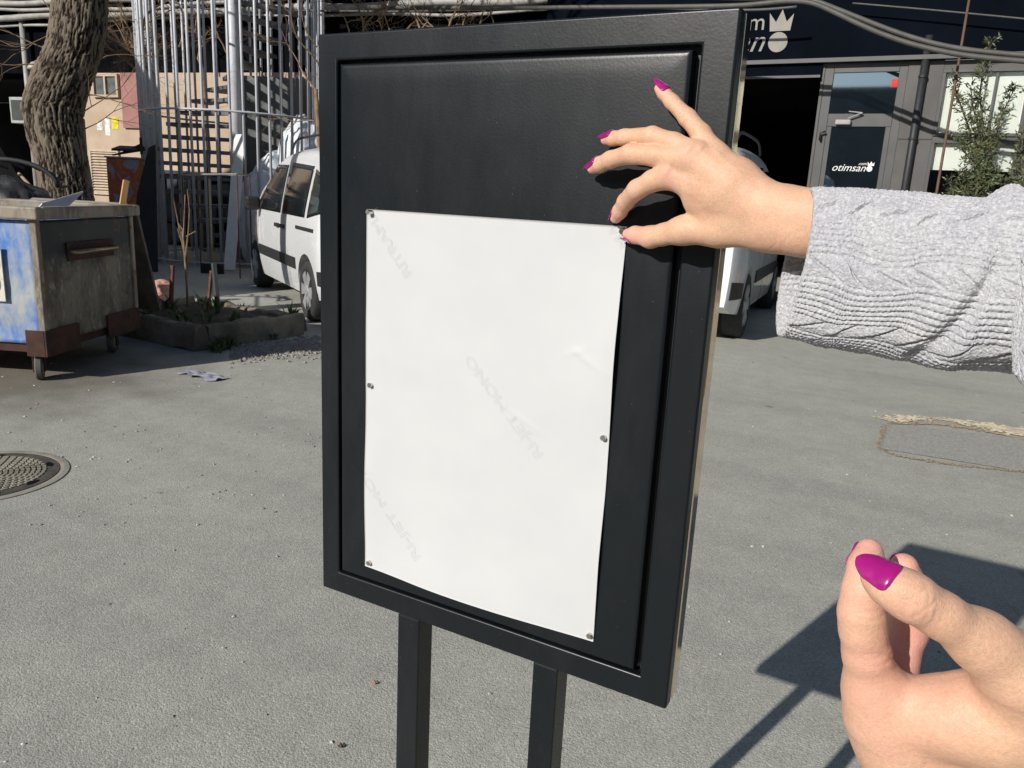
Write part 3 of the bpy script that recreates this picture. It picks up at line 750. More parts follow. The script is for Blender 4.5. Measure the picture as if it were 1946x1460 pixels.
# ---- sweater sleeves
def knit_material():
    m, nt, b = _new('grey chenille knit'); L = nt.links.new
    tc = node(nt, 'ShaderNodeTexCoord'); src = tc.outputs['Object']
    n1 = node(nt, 'ShaderNodeTexNoise', i_Scale=420.0, i_Detail=4.0, i_Roughness=0.7); L(src, n1.inputs['Vector'])
    r1 = ramp(nt, [(0.30, (0.33, 0.33, 0.352)), (0.5, (0.47, 0.47, 0.492)), (0.68, (0.64, 0.64, 0.655))]); L(n1.outputs[0], r1.inputs[0])
    n2 = node(nt, 'ShaderNodeTexNoise', i_Scale=24.0, i_Detail=3.0); L(src, n2.inputs['Vector'])
    r2 = ramp(nt, [(0.3, (0.90, 0.90, 0.93)), (0.7, (1.05, 1.045, 1.03))]); L(n2.outputs[0], r2.inputs[0])
    mx = node(nt, 'ShaderNodeMix', data_type='RGBA', blend_type='MULTIPLY'); mx.inputs[0].default_value = 1.0; L(r1.outputs[0], mx.inputs[6]); L(r2.outputs[0], mx.inputs[7])
    L(mx.outputs[2], b.inputs['Base Color'])
    b.inputs['Roughness'].default_value = 0.95; b.inputs['Specular IOR Level'].default_value = 0.1
    b.inputs['Sheen Weight'].default_value = 0.25; b.inputs['Sheen Roughness'].default_value = 0.6
    vo = node(nt, 'ShaderNodeTexVoronoi', i_Scale=520.0); L(src, vo.inputs['Vector'])
    bp = node(nt, 'ShaderNodeBump', i_Strength=0.7, i_Distance=0.0012); L(n1.outputs[0], bp.inputs['Height'])
    bp2 = node(nt, 'ShaderNodeBump', i_Strength=0.6, i_Distance=0.0012); bp2.invert = True; L(vo.outputs['Distance'], bp2.inputs['Height']); L(bp.outputs[0], bp2.inputs['Normal'])
    L(bp2.outputs[0], b.inputs['Normal'])
    return m
M_KNIT = knit_material()
def sleeve_mesh(C, A, B, T, nt_, na, shift=0.0, folds=None, thick=0.004, cuffcut=None, seed=0, amp=1.0):
    """C(t): centre line, A(t)/B(t): half-axis vectors of the oval section, T: unit length (m); ribs and cables run along the sleeve"""
    ts = np.linspace(0, 1, nt_); th = np.linspace(0, 2 * np.pi, na, endpoint=False)
    Cc = np.array([C(t) for t in ts]); Aa = np.array([A(t) for t in ts]); Bb = np.array([B(t) for t in ts])
    ct, st = np.cos(th), np.sin(th)
    P = Cc[None] + ct[:, None, None] * Aa[None] + st[:, None, None] * Bb[None]                    # (na, nt, 3)
    Nn = ct[:, None, None] * Aa[None] / (np.linalg.norm(Aa, axis=1) ** 2)[None, :, None] + st[:, None, None] * Bb[None] / (np.linalg.norm(Bb, axis=1) ** 2)[None, :, None]
    Nn /= np.linalg.norm(Nn, axis=2, keepdims=True)
    q = (th[:, None] * 0.058 + shift) + 0 * ts[None]                                             # metres around
    z = ts[None] * T + 0 * th[:, None]
    # folds make the columns wander
    q = q + 0.003 * np.sin(z * 30 + th[:, None] * 2) + 0.002 * np.sin(z * 71 + 1 + th[:, None] * 3)
    per = 0.0485; s = np.mod(q, per)
    cable = np.clip(1 - np.abs(s - 0.0085) / 0.0083, 0, 1); incable = s < 0.017
    rib = np.where(incable, 0, 0.0030 * np.abs(np.sin(np.pi * (s - 0.017) / 0.0045)) ** 0.42 - 0.0016 + 0.0003 * np.sin(2 * np.pi * z / 0.0042 + 3.1 * np.floor(s / 0.0045)))
    lam = 0.034; ph = np.mod(z / lam + (s - 0.0085) * 62.0 * np.where((np.floor(q / per) % 2) > 0, 1, -1), 1.0)
    groove = np.exp(-((ph - 0.5) / 0.075) ** 2)
    cab = np.where(incable, 0.0028 * np.sqrt(cable) * (0.75 + 0.25 * np.sin(2 * np.pi * ph)) - 0.0046 * groove * np.sqrt(cable), 0)
    d = amp * (rib + cab)
    flat = P.reshape(-1, 3)
    d = d + (0.0012 * (fbm(flat * 420, 11 + seed, 3) - 0.5) + 0.0010 * (vnoise(flat * 1100, 5 + seed) - 0.5)).reshape(d.shape)
    d = d + 0.004 * (fbm(flat * 22, 21 + seed, 3) - 0.5).reshape(d.shape)
    if folds: d = d + folds(th[:, None], ts[None])
    P = P + Nn * d[..., None]
    if cuffcut: P = P + cuffcut(th[:, None], ts[None])[..., None] * nrm(C(0) - C(0.2))
    inn = P - Nn * thick
    nin = nt_ // 2
    # outer skin from the far end to the cuff, rolled round the edge and back inside
    rows = [P[:, j] for j in range(nt_ - 1, -1, -1)]
    edge = (P[:, 0] + inn[:, 0]) / 2 + nrm(C(0) - C(0.2)) * 0.002
    rows.append(edge)
    rows += [inn[:, j] for j in range(0, nin)]
    R_ = np.stack(rows, 1)
    V = R_.reshape(-1, 3); F = grid_faces(na, R_.shape[1], wrap_u=True)
    return V, F
def lerp_pts(K):
    K = [(t, np.asarray(p, float)) for t, p in K]
    def f(t):
        if t <= K[0][0]: return K[0][1]
        for (t0, p0), (t1, p1) in zip(K[:-1], K[1:]):
            if t <= t1:
                k = (t - t0) / (t1 - t0); k = k * k * (3 - 2 * k) * 0.5 + k * 0.5; return p0 + (p1 - p0) * k
        return K[-1][1]
    return f
SO = 0.066
pc = [on_y(1512, 500, S - .062), on_y(1600, 512, S - .066), on_y(1720, 528, S - .074), on_y(1850, 540, S - .086), on_y(1990, 555, S - .10), on_y(2200, 585, S - .13)]
C_ = lerp_pts([(0, pc[0]), (.18, pc[1]), (.42, pc[2]), (.66, pc[3]), (.85, pc[4]), (1, pc[5])])
UPV = np.array([0.0, 0, 1.0])
def halfh(px, ytop, ybot, off):
    return np.linalg.norm(on_y(px, ytop, S - off) - on_y(px, ybot, S - off)) / 2
ha = [halfh(1515, 362, 640, .062), halfh(1600, 364, 660, .066), halfh(1720, 376, 688, .074), halfh(1850, 384, 696, .086), halfh(1990, 390, 720, .10), .075]
Ah = lerp_pts([(0, ha[0] * np.array([.09, 0, 1])), (.18, ha[1] * np.array([.05, 0, 1])), (.42, ha[2] * UPV), (.66, ha[3] * UPV), (.85, ha[4] * UPV), (1, ha[5] * UPV)])
Bv = np.array([0.10, -1.0, 0.0])
Bh = lerp_pts([(0, .046 * np.array([.34, -1, 0])), (.2, .050 * np.array([.22, -1, 0])), (.5, .056 * Bv), (1, .062 * Bv)])
def folds_r(th, t):
    # th = 0 top, pi/2 towards the camera, pi below
    f = -0.010 * np.exp(-((t - (0.70 - 0.20 * np.clip((th - 1.2) / 1.4, -1, 1))) / 0.035) ** 2) * np.exp(-((th - 1.9) / 0.75) ** 2)
    f = f + 0.008 * np.exp(-((t - 0.60) / 0.10) ** 2) * np.exp(-((th - 2.2) / 0.8) ** 2)
    f = f + 0.010 * np.exp(-((t - 0.72) / 0.05) ** 2) * np.exp(-(np.minimum(th, 2 * np.pi - th) / 0.6) ** 2)
    f = f - 0.007 * np.exp(-((t - 0.83) / 0.05) ** 2) * np.exp(-(np.minimum(th, 2 * np.pi - th) / 0.8) ** 2)
    f = f - 0.014 * np.exp(-((t - 0.86) / 0.08) ** 2) * np.exp(-((th - 2.6) / 0.45) ** 2)
    return f
V, F = sleeve_mesh(C_, Ah, Bh, np.linalg.norm(pc[5] - pc[0]) * 1.05, 320, 640, shift=0.018, folds=folds_r)
sl = np_mesh('sleeve', V, F, M_KNIT, person); fix_normals(sl.data)
# the rest of the sweater hangs beside the frame: upper arm and the edge of the body
pu = [on_y(2000, 600, S - .13), on_y(2035, 720, S - .16), on_y(2120, 860, S - .19), on_y(2260, 1050, S - .22)]
C2 = lerp_pts([(0, pu[0] + np.array([0.012, 0, 0.05])), (.3, pu[1] + np.array([.02, 0, 0])), (.6, pu[2] + np.array([.03, 0, 0])), (1, pu[3] + np.array([.03, 0, 0]))])
V, F = sleeve_mesh(C2, lerp_pts([(0, (.040, 0, .012)), (.25, (.050, 0, .0)), (1, (.07, 0, 0))]), lerp_pts([(0, (0, -.040, 0)), (1, (0, -.055, 0))]), 0.5, 240, 360, shift=0.0, seed=4)
sb = np_mesh('sleeve_fold', V, F, M_KNIT, person); fix_normals(sb.data)
# cuff of the other arm, outside the picture
q0, q1, q2 = Lw(2250, 2000, .352), Lw(2900, 2600, .37), Lw(3700, 3300, .40)
ax_ = nrm(q2 - q0); aa = nrm(np.cross(ax_, VIEW)); bb = np.cross(ax_, aa)
C3 = lerp_pts([(0, q0), (.5, q1), (1, q2)])
V, F = sleeve_mesh(C3, lerp_pts([(0, aa * .046), (1, aa * .058)]), lerp_pts([(0, bb * .042), (1, bb * .052)]), 0.25, 90, 200, seed=8)
sl2 = np_mesh('sleeve', V, F, M_KNIT, person); fix_normals(sl2.data)
# ---- the rest of the person stands just outside the frame, facing the sign
def blob(chains, h, k, m, name, ell=()):
    A = np.array([p for c in chains for p, r in c]); rm = max(r for c in chains for p, r in c) + k + 2 * h
    lo = A.min(0) - rm; n = np.ceil((A.max(0) + rm - lo) / h).astype(int) + 1
    g = tuple((lo[i] + h * np.arange(n[i])).astype(np.float32).reshape([-1 if j == i else 1 for j in range(3)]) for i in range(3))
    d = None
    for c in chains:
        for (a, r1), (b, r2) in zip(c[:-1], c[1:]):
            q = cap(g, a, b, r1, r2); d = q if d is None else smin(d, q, k)
    V, F = surface_nets(d, lo, h); V = relax(V, F, 3, .5)
    o = np_mesh(name, V, F, m, person); fix_normals(o.data); return o
BX, BY = .54, .67
shR, shL = (BX - .02, BY + .17, 1.285), (BX - .02, BY - .17, 1.275)
elR = pc[5] + np.array([.03, .0, -.01]); elL = q2 + np.array([.03, .02, -.02])
blob([[((BX, BY - .10, 1.25), .095), ((BX, BY + .10, 1.25), .095)], [((BX - .01, BY - .08, 1.10), .118), ((BX - .01, BY + .08, 1.10), .118)], [((BX, BY - .08, .90), .128), ((BX, BY + .08, .90), .128)],
      [((BX, BY, 1.28), .075), ((BX - .01, BY, 1.37), .066)], [((BX - .01, BY - .07, 1.12), .12), ((BX, BY - .07, .92), .125)], [((BX - .01, BY + .07, 1.12), .12), ((BX, BY + .07, .92), .125)],
      [(shR, .075), (elR, .060)], [(shL, .075), ((BX - .12, BY - .16, 1.02), .064), (elL, .056)]], .008, .035, M_KNIT, 'sweater')
M_JEAN = mat('dark denim', (0.025, 0.035, 0.06), rough=.85, var=.25, scale=30, bump=.3, bscale=400)
blob([[((BX, BY - .07, .86), .118), ((BX, BY + .07, .86), .118)]] + [[((BX, BY + s_ * .085, .82), .095), ((BX - .02, BY + s_ * .09, .46), .066), ((BX + .01, BY + s_ * .09, .09), .052)] for s_ in (-1, 1)], .009, .03, M_JEAN, 'trousers')
for s_ in (-1, 1):
    blob([[((BX + .03, BY + s_ * .09, .045), .042), ((BX - .08, BY + s_ * .092, .040), .040), ((BX - .15, BY + s_ * .095, .034), .032)]], .006, .01, mat('white trainers', (0.62, 0.62, 0.60), rough=.6), 'shoe')
HC = np.array([BX - .045, BY - .01, 1.545]); fwd = nrm((-1.0, -.05, -.12)); sid = nrm(np.cross((0, 0, 1.), fwd)); upv = np.cross(fwd, sid)
hp_ = lambda f, s2, u: HC + fwd * f + sid * s2 + upv * u
hd_o = blob([[((BX - .01, BY, 1.34), .052), (hp_(-.02, 0, -.09), .050)], [(hp_(-.03, 0, .03), .083), (hp_(.015, 0, .02), .078)], [(hp_(.02, 0, -.04), .062), (hp_(.045, 0, -.085), .030)], [(hp_(.075, 0, .015), .012), (hp_(.098, 0, -.022), .012)],
      [(hp_(.078, -.022, -.055), .008), (hp_(.078, .022, -.055), .008)], [(hp_(.072, -.04, .03), .010), (hp_(.072, .04, .03), .010)], [(hp_(-.01, .083, .0), .014), (hp_(-.01, .083, -.025), .010)], [(hp_(-.01, -.083, .0), .014), (hp_(-.01, -.083, -.025), .010)]], .0045, .012, M_SKIN, 'head')
for s_ in (-1, 1): MB().lathe([(.002, -.011), (.009, -.007), (.0115, 0), (.009, .007), (.002, .011)], hp_(.066, s_ * .032, .008), 14, fwd).build('eye', mat('eye', (0.08, 0.05, 0.035), rough=.15), hd_o, smooth=True)
M_HAIR = mat('dark brown hair', (0.030, 0.018, 0.012), rough=.5, var=.3, scale=60, stretch=(1, 1, .1), bump=.6, bscale=200)
blob([[(hp_(-.045, 0, .045), .090), (hp_(-.01, 0, .055), .084)], [(hp_(-.055, .03, .0), .075), (hp_(-.075, .05, -.16), .055), (hp_(-.07, .06, -.27), .035)], [(hp_(-.055, -.03, .0), .075), (hp_(-.075, -.05, -.16), .055), (hp_(-.07, -.06, -.27), .035)]], .006, .02, M_HAIR, 'hair')
# ================================================================== left background: workshop building
FA = np.array([-12.9635, 11.0999]); FU_ = np.array([0.98711, 0.16005]); FN = np.array([FU_[1], -FU_[0]])   # facade origin, direction, outward normal
def FL(u, d, z):
    p = FA + FU_ * u + FN * d; return np.array([p[0], p[1], z])
def on_facade(px, py, d=0.0):
    r = ray(px, py); n = FN
    t = (np.dot(n, FA) + d) / np.dot(n, r[:2]); p = EYE + r * t
    return float(np.dot(p[:2] - FA, FU_)), float(p[2])
def fbox(mb, u0, u1, d0, d1, z0, z1):
    return mb.obox(FL((u0 + u1) / 2, (d0 + d1) / 2, (z0 + z1) / 2), np.array([*FU_, 0]) * (u1 - u0) / 2, np.array([*FN, 0]) * (d1 - d0) / 2, (0, 0, (z1 - z0) / 2))
def frect(a, b, d=0.0):
    """picture rectangle (top-left, bottom-right) -> u0,u1,z0,z1 on the facade"""
    ua, za = on_facade(*a, d); ub, zb = on_facade(*b, d); return min(ua, ub), max(ua, ub), min(za, zb), max(za, zb)
M_CREAM = mat('cream render', (0.52, 0.405, 0.30), rough=0.85, col2=(0.43, 0.325, 0.235), scale=2.2, bump=0.25, bscale=70)
M_PINK = mat('dusty pink paint', (0.36, 0.175, 0.155), rough=0.8, col2=(0.29, 0.135, 0.12), scale=2.5, bump=0.2, bscale=70)
M_DARKW = mat('flat black wall', (0.006, 0.0065, 0.008), rough=0.9, var=0.4, scale=1.5, spec=0.0)  # matt near-black for the recessed band and the far wall
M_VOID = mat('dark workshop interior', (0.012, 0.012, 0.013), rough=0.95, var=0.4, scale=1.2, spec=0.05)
M_GALV = mat('galvanised pipe', (0.33, 0.32, 0.30), rough=0.6, var=0.2, scale=5)
M_LOUV = mat('beige louvre', (0.52, 0.42, 0.31), rough=0.7, var=0.15, scale=8)
M_GLASSD = mat('dusty window glass', (0.10, 0.115, 0.115), rough=0.15, var=0.4, scale=7, spec=0.6)
ws = thing('workshop_building', 'cream and dusty pink workshop building behind the tree and stair cage', 'building', FL(-1, 0, 0))
U0 = on_facade(56, 200)[0]
WT = 3.29
# main wall, with the dark doorway left of it
w = MB(); fbox(w, U0, 7.2, -0.3, 0.0, 0, WT); w.build('wall', M_CREAM, ws)
w = MB(); fbox(w, -14, 7.2, -0.9, -0.02, WT + 0.001, 4.55); w.build('dark_band', M_DARKW, ws)
w = MB(); fbox(w, -14, 7.2, -0.9, 0.35, 4.62, 4.80); w.build('slab', M_CREAM, ws)
w = MB(); fbox(w, -14, 7.2, -0.9, -0.05, 4.801, 9.0); w.build('upper_wall', mat('grey upper render', (0.30, 0.29, 0.28), rough=0.85, scale=1.5), ws)
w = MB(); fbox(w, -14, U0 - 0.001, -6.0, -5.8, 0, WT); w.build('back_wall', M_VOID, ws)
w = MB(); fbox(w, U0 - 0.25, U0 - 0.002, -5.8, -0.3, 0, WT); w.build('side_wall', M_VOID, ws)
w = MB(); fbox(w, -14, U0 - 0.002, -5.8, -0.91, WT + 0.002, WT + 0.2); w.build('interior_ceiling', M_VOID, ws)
w = MB(); fbox(w, -14, -9.0, -0.5, 0.0, 0, WT); w.build('wall', M_DARKW, ws)
# pilasters and pink fields
for a, b in (((57, 139), (84, 340)), ((150, 225), (171, 372)), ((231, 139), (282, 245))):
    u0, u1, z0, z1 = frect(a, b)
    if a[0] == 57: z0 = 0
    w = MB(); fbox(w, u0, u1, 0.0, 0.05, z0, min(z1, WT - 0.002)); w.build('pink_panel', M_PINK, ws, bevel=0.006)
u0, u1, z0, z1 = frect((283, 139), (291, 380)); w = MB(); fbox(w, u0, u1, 0, 0.07, 0, WT - 0.002); w.build('pilaster', M_CREAM, ws, bevel=0.006)
# window high in the wall and louvre below it
u0, u1, z0, z1 = frect((177, 141), (229, 186))
wf = MB()
for (a, b, c, d) in ((u0, u1, z0, z0 + .05), (u0, u1, z1 - .05, z1), (u0, u0 + .05, z0 + .05, z1 - .05), (u1 - .05, u1, z0 + .05, z1 - .05), ((u0 + u1) / 2 - .02, (u0 + u1) / 2 + .02, z0 + .05, z1 - .05)):
    fbox(wf, a, b, 0.0, 0.06, c, d)
win = wf.build('window', M_CREAM, ws)
for a, b in ((u0 + .051, (u0 + u1) / 2 - .021), ((u0 + u1) / 2 + .021, u1 - .051)):
    g_ = MB(); fbox(g_, a, b, 0.01, 0.022, z0 + .051, z1 - .051); g_.build('pane', M_GLASSD, win)
u0, u1, z0, z1 = frect((172, 284), (233, 372))
lf = MB()
for (a, b, c, d) in ((u0, u1, z1 - .04, z1), (u0, u1, z0, z0 + .04), (u0, u0 + .04, z0 + .04, z1 - .04), (u1 - .04, u1, z0 + .04, z1 - .04)): fbox(lf, a, b, 0, 0.05, c, d)
louv = lf.build('louvre', M_LOUV, ws)
k = 15
for i in range(k):
    zc = z0 + .06 + (z1 - z0 - .12) * i / (k - 1)
    s_ = MB().obox(FL((u0 + u1) / 2, 0.025, zc), np.array([*FU_, 0]) * ((u1 - u0) / 2 - .041), np.array([FN[0] * .022, FN[1] * .022, -.018]), np.array([FN[0] * .004, FN[1] * .004, .005]))
    s_.build('slat', M_LOUV, louv)
# notices on the wall
for lab, a, b, c in (('notice', (213, 223), (225, 252), (0.75, 0.75, 0.72)), ('yellow_notice', (212, 222), (226, 246), (0.72, 0.60, 0.04)), ('torn_notice', (184, 232), (196, 248), (0.70, 0.70, 0.72))):
    if lab == 'notice': a, b = (199, 225), (211, 258)
    u0, u1, z0, z1 = frect(a, b); w = MB(); fbox(w, u0, u1, 0.001, 0.006, z0, z1)
    w.build(lab, mat('paper ' + lab, c, rough=0.8, col2=tuple(q * .45 for q in c), scale=14, edge=(0.45, 0.75)), ws)
# pipes along the top of the facade
for n_, (zy, r, d, l0, l1) in enumerate(((14, .035, .30, -9, 7), (29, .06, .22, -9, 7), (42, .028, .12, -9, 7), (1, .05, .36, -9, 7))):
    z = on_facade(150, zy, d)[1]
    pts = [FL(l0 + (l1 - l0) * i / 40, d, z + 0.02 * math.sin(i * 0.9 + n_ * 2) + (0.05 * math.sin(i * .25 + n_) if r < .04 else 0)) for i in range(41)]
    tag(MB().tube(pts, r, 10).build('wall_pipe', M_GALV, None, smooth=True), ['thin grey conduit under the pale slab of the workshop', 'thick pale pipe running along the workshop facade', 'thinnest cable conduit below the thick workshop pipe', 'top pale pipe just below the workshop slab'][n_], 'pipe', 'pipes along the workshop facade')
# drainpipe, meter box and wall lamp beside the dark doorway
pp = [on_facade(44, 70, .12), on_facade(52, 200, .12), on_facade(70, 380, .12)]
tag(MB().tube([FL(pp[0][0], .12, 4.5), FL(pp[0][0], .12, 0.0)], .055, 12).build('drainpipe', M_GALV, None, smooth=True), 'pale vertical drainpipe beside the dark doorway behind the tree', 'pipe')
u0, u1, z0, z1 = frect((29, 186), (60, 236), .25)
mbx = thing('meter_box', 'grey meter box with dark window fixed to the drainpipe left of the trunk', 'meter box', FL((u0 + u1) / 2, .3, z0))
w = MB(); fbox(w, u0, u1, .18, .40, z0, z1); w.build('case', mat('meter box paint', (0.36, 0.38, 0.36), rough=0.5, scale=8), mbx, bevel=.012)
w = MB(); fbox(w, u0 + .05, u1 - .04, .401, .408, z0 + .06, z1 - .06); w.build('cover', mat('meter box window', (0.05, 0.06, 0.06), rough=0.2), mbx)
lp = FL(*[on_facade(66, 131, .3)[0]], .3, on_facade(66, 131, .3)[1])
wl = thing('wall_lamp', 'small round wall lamp on a bracket above the meter box', 'lamp', lp)
MB().lathe([(.02, .14), (.06, .12), (.13, .03), (.135, 0), (.11, -.02)], lp, 20).build('lamp_shade', mat('enamel', (0.42, 0.38, 0.30), rough=0.4, scale=20), wl, smooth=True)
MB().tube([lp + np.array([0, 0, .13]), lp + np.array([FN[0] * -.15, FN[1] * -.15, .22]), lp + np.array([FN[0] * -.3, FN[1] * -.3, .18])], .014, 8).build('bracket', M_GALV, wl, smooth=True)

# ------------------------------------------------------------------ things stacked along the wall
M_BLACKP = mat('matt black sheet', (0.012, 0.013, 0.016), rough=0.7, var=0.3, scale=4)
def at_fd(px, py, d):
    u, z = on_facade(px, py, d); return FL(u, d, z)
# dark board leaning against the cage
b0, b1, b2 = at_depth(250, 505, 11.2), at_depth(300, 505, 11.2), at_depth(296, 276, 11.2)
b3 = at_depth(284, 282, 11.2); b4 = at_depth(262, 372, 11.2)
P5 = [np.array([*b0[:2], 0.0]), np.array([*b1[:2], 0.0]), b2, b3, b4]
nv = nrm(np.cross(P5[1] - P5[0], P5[2] - P5[0])) * .03
tag(MB().add([p for p in P5] + [p + nv for p in P5], [(0, 1, 2, 3, 4), (9, 8, 7, 6, 5)] + [(i, (i + 1) % 5, 5 + (i + 1) % 5, 5 + i) for i in range(5)]).build('black_board', M_BLACKP), 'tall black sheet leaning beside the grey stair cage', 'board')
# printed banner crate with a dark tool on top
c0 = at_depth(207, 392, 12.2); c1 = at_depth(264, 392, 12.2); ct = at_depth(207, 300, 12.2)
ex = nrm(np.array([*(c1 - c0)[:2], 0])); ey = np.array([-ex[1], ex[0], 0])
wB = np.linalg.norm((c1 - c0)[:2]); hB = ct[2]
def banner_material():
    m, nt, b = _new('printed banner'); L = nt.links.new
    tc = node(nt, 'ShaderNodeTexCoord')
    n1 = node(nt, 'ShaderNodeTexNoise', i_Scale=3.2, i_Detail=3.0, i_Distortion=0.6); L(tc.outputs['Object'], n1.inputs['Vector'])
    r = ramp(nt, [(0.30, (0.10, 0.16, 0.27)), (0.42, (0.30, 0.33, 0.38)), (0.5, (0.42, 0.09, 0.04)), (0.6, (0.48, 0.16, 0.05)), (0.7, (0.40, 0.30, 0.22))]); L(n1.outputs[0], r.inputs[0]); L(r.outputs[0], b.inputs['Base Color'])
    b.inputs['Roughness'].default_value = 0.5
    return m
cr = thing('banner_crate', 'crate wrapped in an orange, red and blue printed banner by the wall', 'crate', np.array([*c0[:2], 0]))
MB().obox(np.array([*c0[:2], hB / 2]) + ex * wB / 2 + ey * .2, ex * wB / 2, ey * .2, (0, 0, hB / 2)).build('case', banner_material(), cr, bevel=.02)
MB().obox(np.array([*c0[:2], hB + .012]) + ex * wB / 2 + ey * .2, ex * (wB / 2 + .015), ey * .215, (0, 0, .011)).build('lid', mat('pale crate lid', (0.35, 0.34, 0.33)), cr)
# folding chair on the crate
fcb = np.array([*c0[:2], hB + .023]) + ex * wB * .62 + ey * .15
fc = thing('folded_chair', 'black folding chair lying folded on top of the banner crate', 'chair', fcb)
for k in range(4):
    MB().bar(fcb + ex * (-.25 + .02 * k) + ey * (.05 * k) + np.array([0, 0, .02 + .012 * k]), fcb + ex * (.26 - .03 * k) + ey * (.03 * k) + np.array([0, 0, .12 + .03 * k]), .022).build('frame_tube', M_BLACKP, fc)
MB().obox(fcb + ex * -.05 + ey * .1 + np.array([0, 0, .13]), ex * .2, ey * .14 + np.array([0, 0, .03]), (0, 0, .018)).build('seat', M_BLACKP, fc, bevel=.01)
MB().bar(fcb + ex * .2 + np.array([0, 0, .05]), fcb + ex * .2 + np.array([0, 0, .30]), .03).build('leg', M_BLACKP, fc)
# white bucket
bp_ = on_ground(272, 503); bp_ = np.array([bp_[0], bp_[1], 0])
bk = thing('bucket', 'small white bucket at the foot of the stair cage', 'bucket', bp_)
M_WHITEP = mat('white plastic', (0.66, 0.68, 0.70), rough=0.45, var=0.08, scale=10)
MB().lathe([(.09, 0), (.125, .22), (.13, .22), (.118, .21), (.085, .02)], bp_, 24).build('bucket_body', M_WHITEP, bk, smooth=True)
MB().tube([bp_ + np.array([.128 * math.cos(a), .03 * math.sin(a) - .05, .21 + .02 * math.sin(a)]) for a in np.linspace(0, math.pi, 12)], .004, 6).build('handle', M_GALV, bk)

# ================================================================== caged spiral stair
CC = np.array([-10.70, 9.74]); CR = 1.42
M_BAR = mat('pale grey painted steel', (0.56, 0.575, 0.61), rough=0.5, var=0.10, scale=4, col2=(0.46, 0.47, 0.50))
M_TREAD = mat('grey steel tread', (0.13, 0.135, 0.15), rough=0.6, var=0.2, scale=5)
stair = thing('spiral_staircase', 'grey steel spiral staircase inside a round cage of vertical bars', 'staircase', (CC[0], CC[1], 0))
rg = random.Random(4)
NB = 46
bar_me = None
for i in range(NB):
    a = 2 * math.pi * (i + 0.15) / NB
    x, y = CC[0] + CR * math.cos(a), CC[1] + CR * math.sin(a)
    if bar_me is None:
        o = MB().tube([(0, 0, 0.02), (0, 0, 6.2)], .021, 8).build('cage_bar', M_BAR, None, smooth=True); bar_me = o.data
    else:
        o = bpy.data.objects.new('cage_bar', bar_me); COL.objects.link(o)
    o.location = (x, y, 0); o.rotation_euler = (rg.uniform(-.002, .002), rg.uniform(-.002, .002), 0)
    o.parent = stair; o.matrix_parent_inverse = Matrix.Translation((-CC[0], -CC[1], 0))
for z in (0.06, 2.32, 4.2, 6.15):
    MB().tube([(CC[0] + (CR + .03) * math.cos(a), CC[1] + (CR + .03) * math.sin(a), z) for a in np.linspace(0, 2 * math.pi, 61)], .018, 6, caps=False).build('cage_ring', M_BAR, stair, smooth=True)
# flat posts of the cage where it faces left, and the door post
gl = -CRIGHT[:2] / np.linalg.norm(CRIGHT[:2]); gv = np.array([VIEW[0], VIEW[1]]); gv /= np.linalg.norm(gv)
for ang in (-18, 2, 9):
    d = gl * math.cos(math.radians(ang)) - gv * math.sin(math.radians(ang)) * -1
    c = CC + d * (CR + .02)
    MB().obox((c[0], c[1], 3.1), np.array([*d, 0]) * .03, np.array([-d[1], d[0], 0]) * .06, (0, 0, 3.1)).build('cage_post', M_BAR, stair, bevel=.006)
MB().tube([(CC[0], CC[1], 0), (CC[0], CC[1], 6.2)], .085, 16).build('center_post', M_BAR, stair, smooth=True)
for k in range(27):
    z = 0.22 + k * 0.215
    a0 = math.radians(-112 + k * 14.0)           # 0 = pointing left in the view, growing away from the viewer
    poly = []
    for rr, da in ((.09, -.35), (1.22, -.155), (1.22, .155), (.09, .35)):
        d = gl * math.cos(a0 + da) + gv * math.sin(a0 + da); poly.append((CC[0] + d[0] * rr, CC[1] + d[1] * rr))
    MB().prism(poly, (0, 0, z), (1, 0, 0), (0, 1, 0), (0, 0, .06)).build('tread', M_TREAD, stair)
hr = []
for k in range(108):
    z = 1.15 + k / 4 * 0.215; a0 = math.radians(-112 + k / 4 * 14.0); d = gl * math.cos(a0) + gv * math.sin(a0); hr.append((CC[0] + d[0] * 1.25, CC[1] + d[1] * 1.25, z))
# rack of clutter behind the cage, its dark colours deepening the shade there
us0, us1 = on_facade(300, 300)[0], on_facade(470, 300)[0]
rack = thing('storage_rack', 'dark rack crammed with boxes against the wall behind the stair cage', 'rack', FL((us0 + us1) / 2, .3, 0))
M_RACK = mat('dark rack paint', (0.016, 0.020, 0.028), rough=.6, var=.3, scale=5)
for z in (.08, .55, 1.0, 1.38):
    w = MB(); fbox(w, us0, us1, .02, .40, z, z + .035); w.build('shelf', M_RACK, rack)
for u in (us0, (us0 + us1) / 2, us1 - .04):
    w = MB(); fbox(w, u, u + .04, .401, .44, 0, 1.45); w.build('upright', M_RACK, rack)
w = MB(); fbox(w, us0, us1, .005, .019, 0, 1.45); w.build('back_sheet', M_RACK, rack)
rb_ = random.Random(8)
for z in (.116, .586, 1.036):
    u = us0 + .06
    while u < us1 - .35:
        wd = rb_.uniform(.18, .42); hh = rb_.uniform(.18, .33); c_ = rb_.choice(((0.03, 0.035, 0.045), (0.06, 0.05, 0.04), (0.02, 0.03, 0.05), (0.09, 0.09, 0.095), (0.05, 0.02, 0.02)))
        bxo = MB(); fbox(bxo, u, u + wd, .05, .05 + rb_.uniform(.2, .33), z, z + hh); bxo.build('box', mat('rack box %.3f %.3f' % (c_[0], c_[2]), c_, rough=.7), rack, bevel=.008)
        u += wd + rb_.uniform(.02, .1)
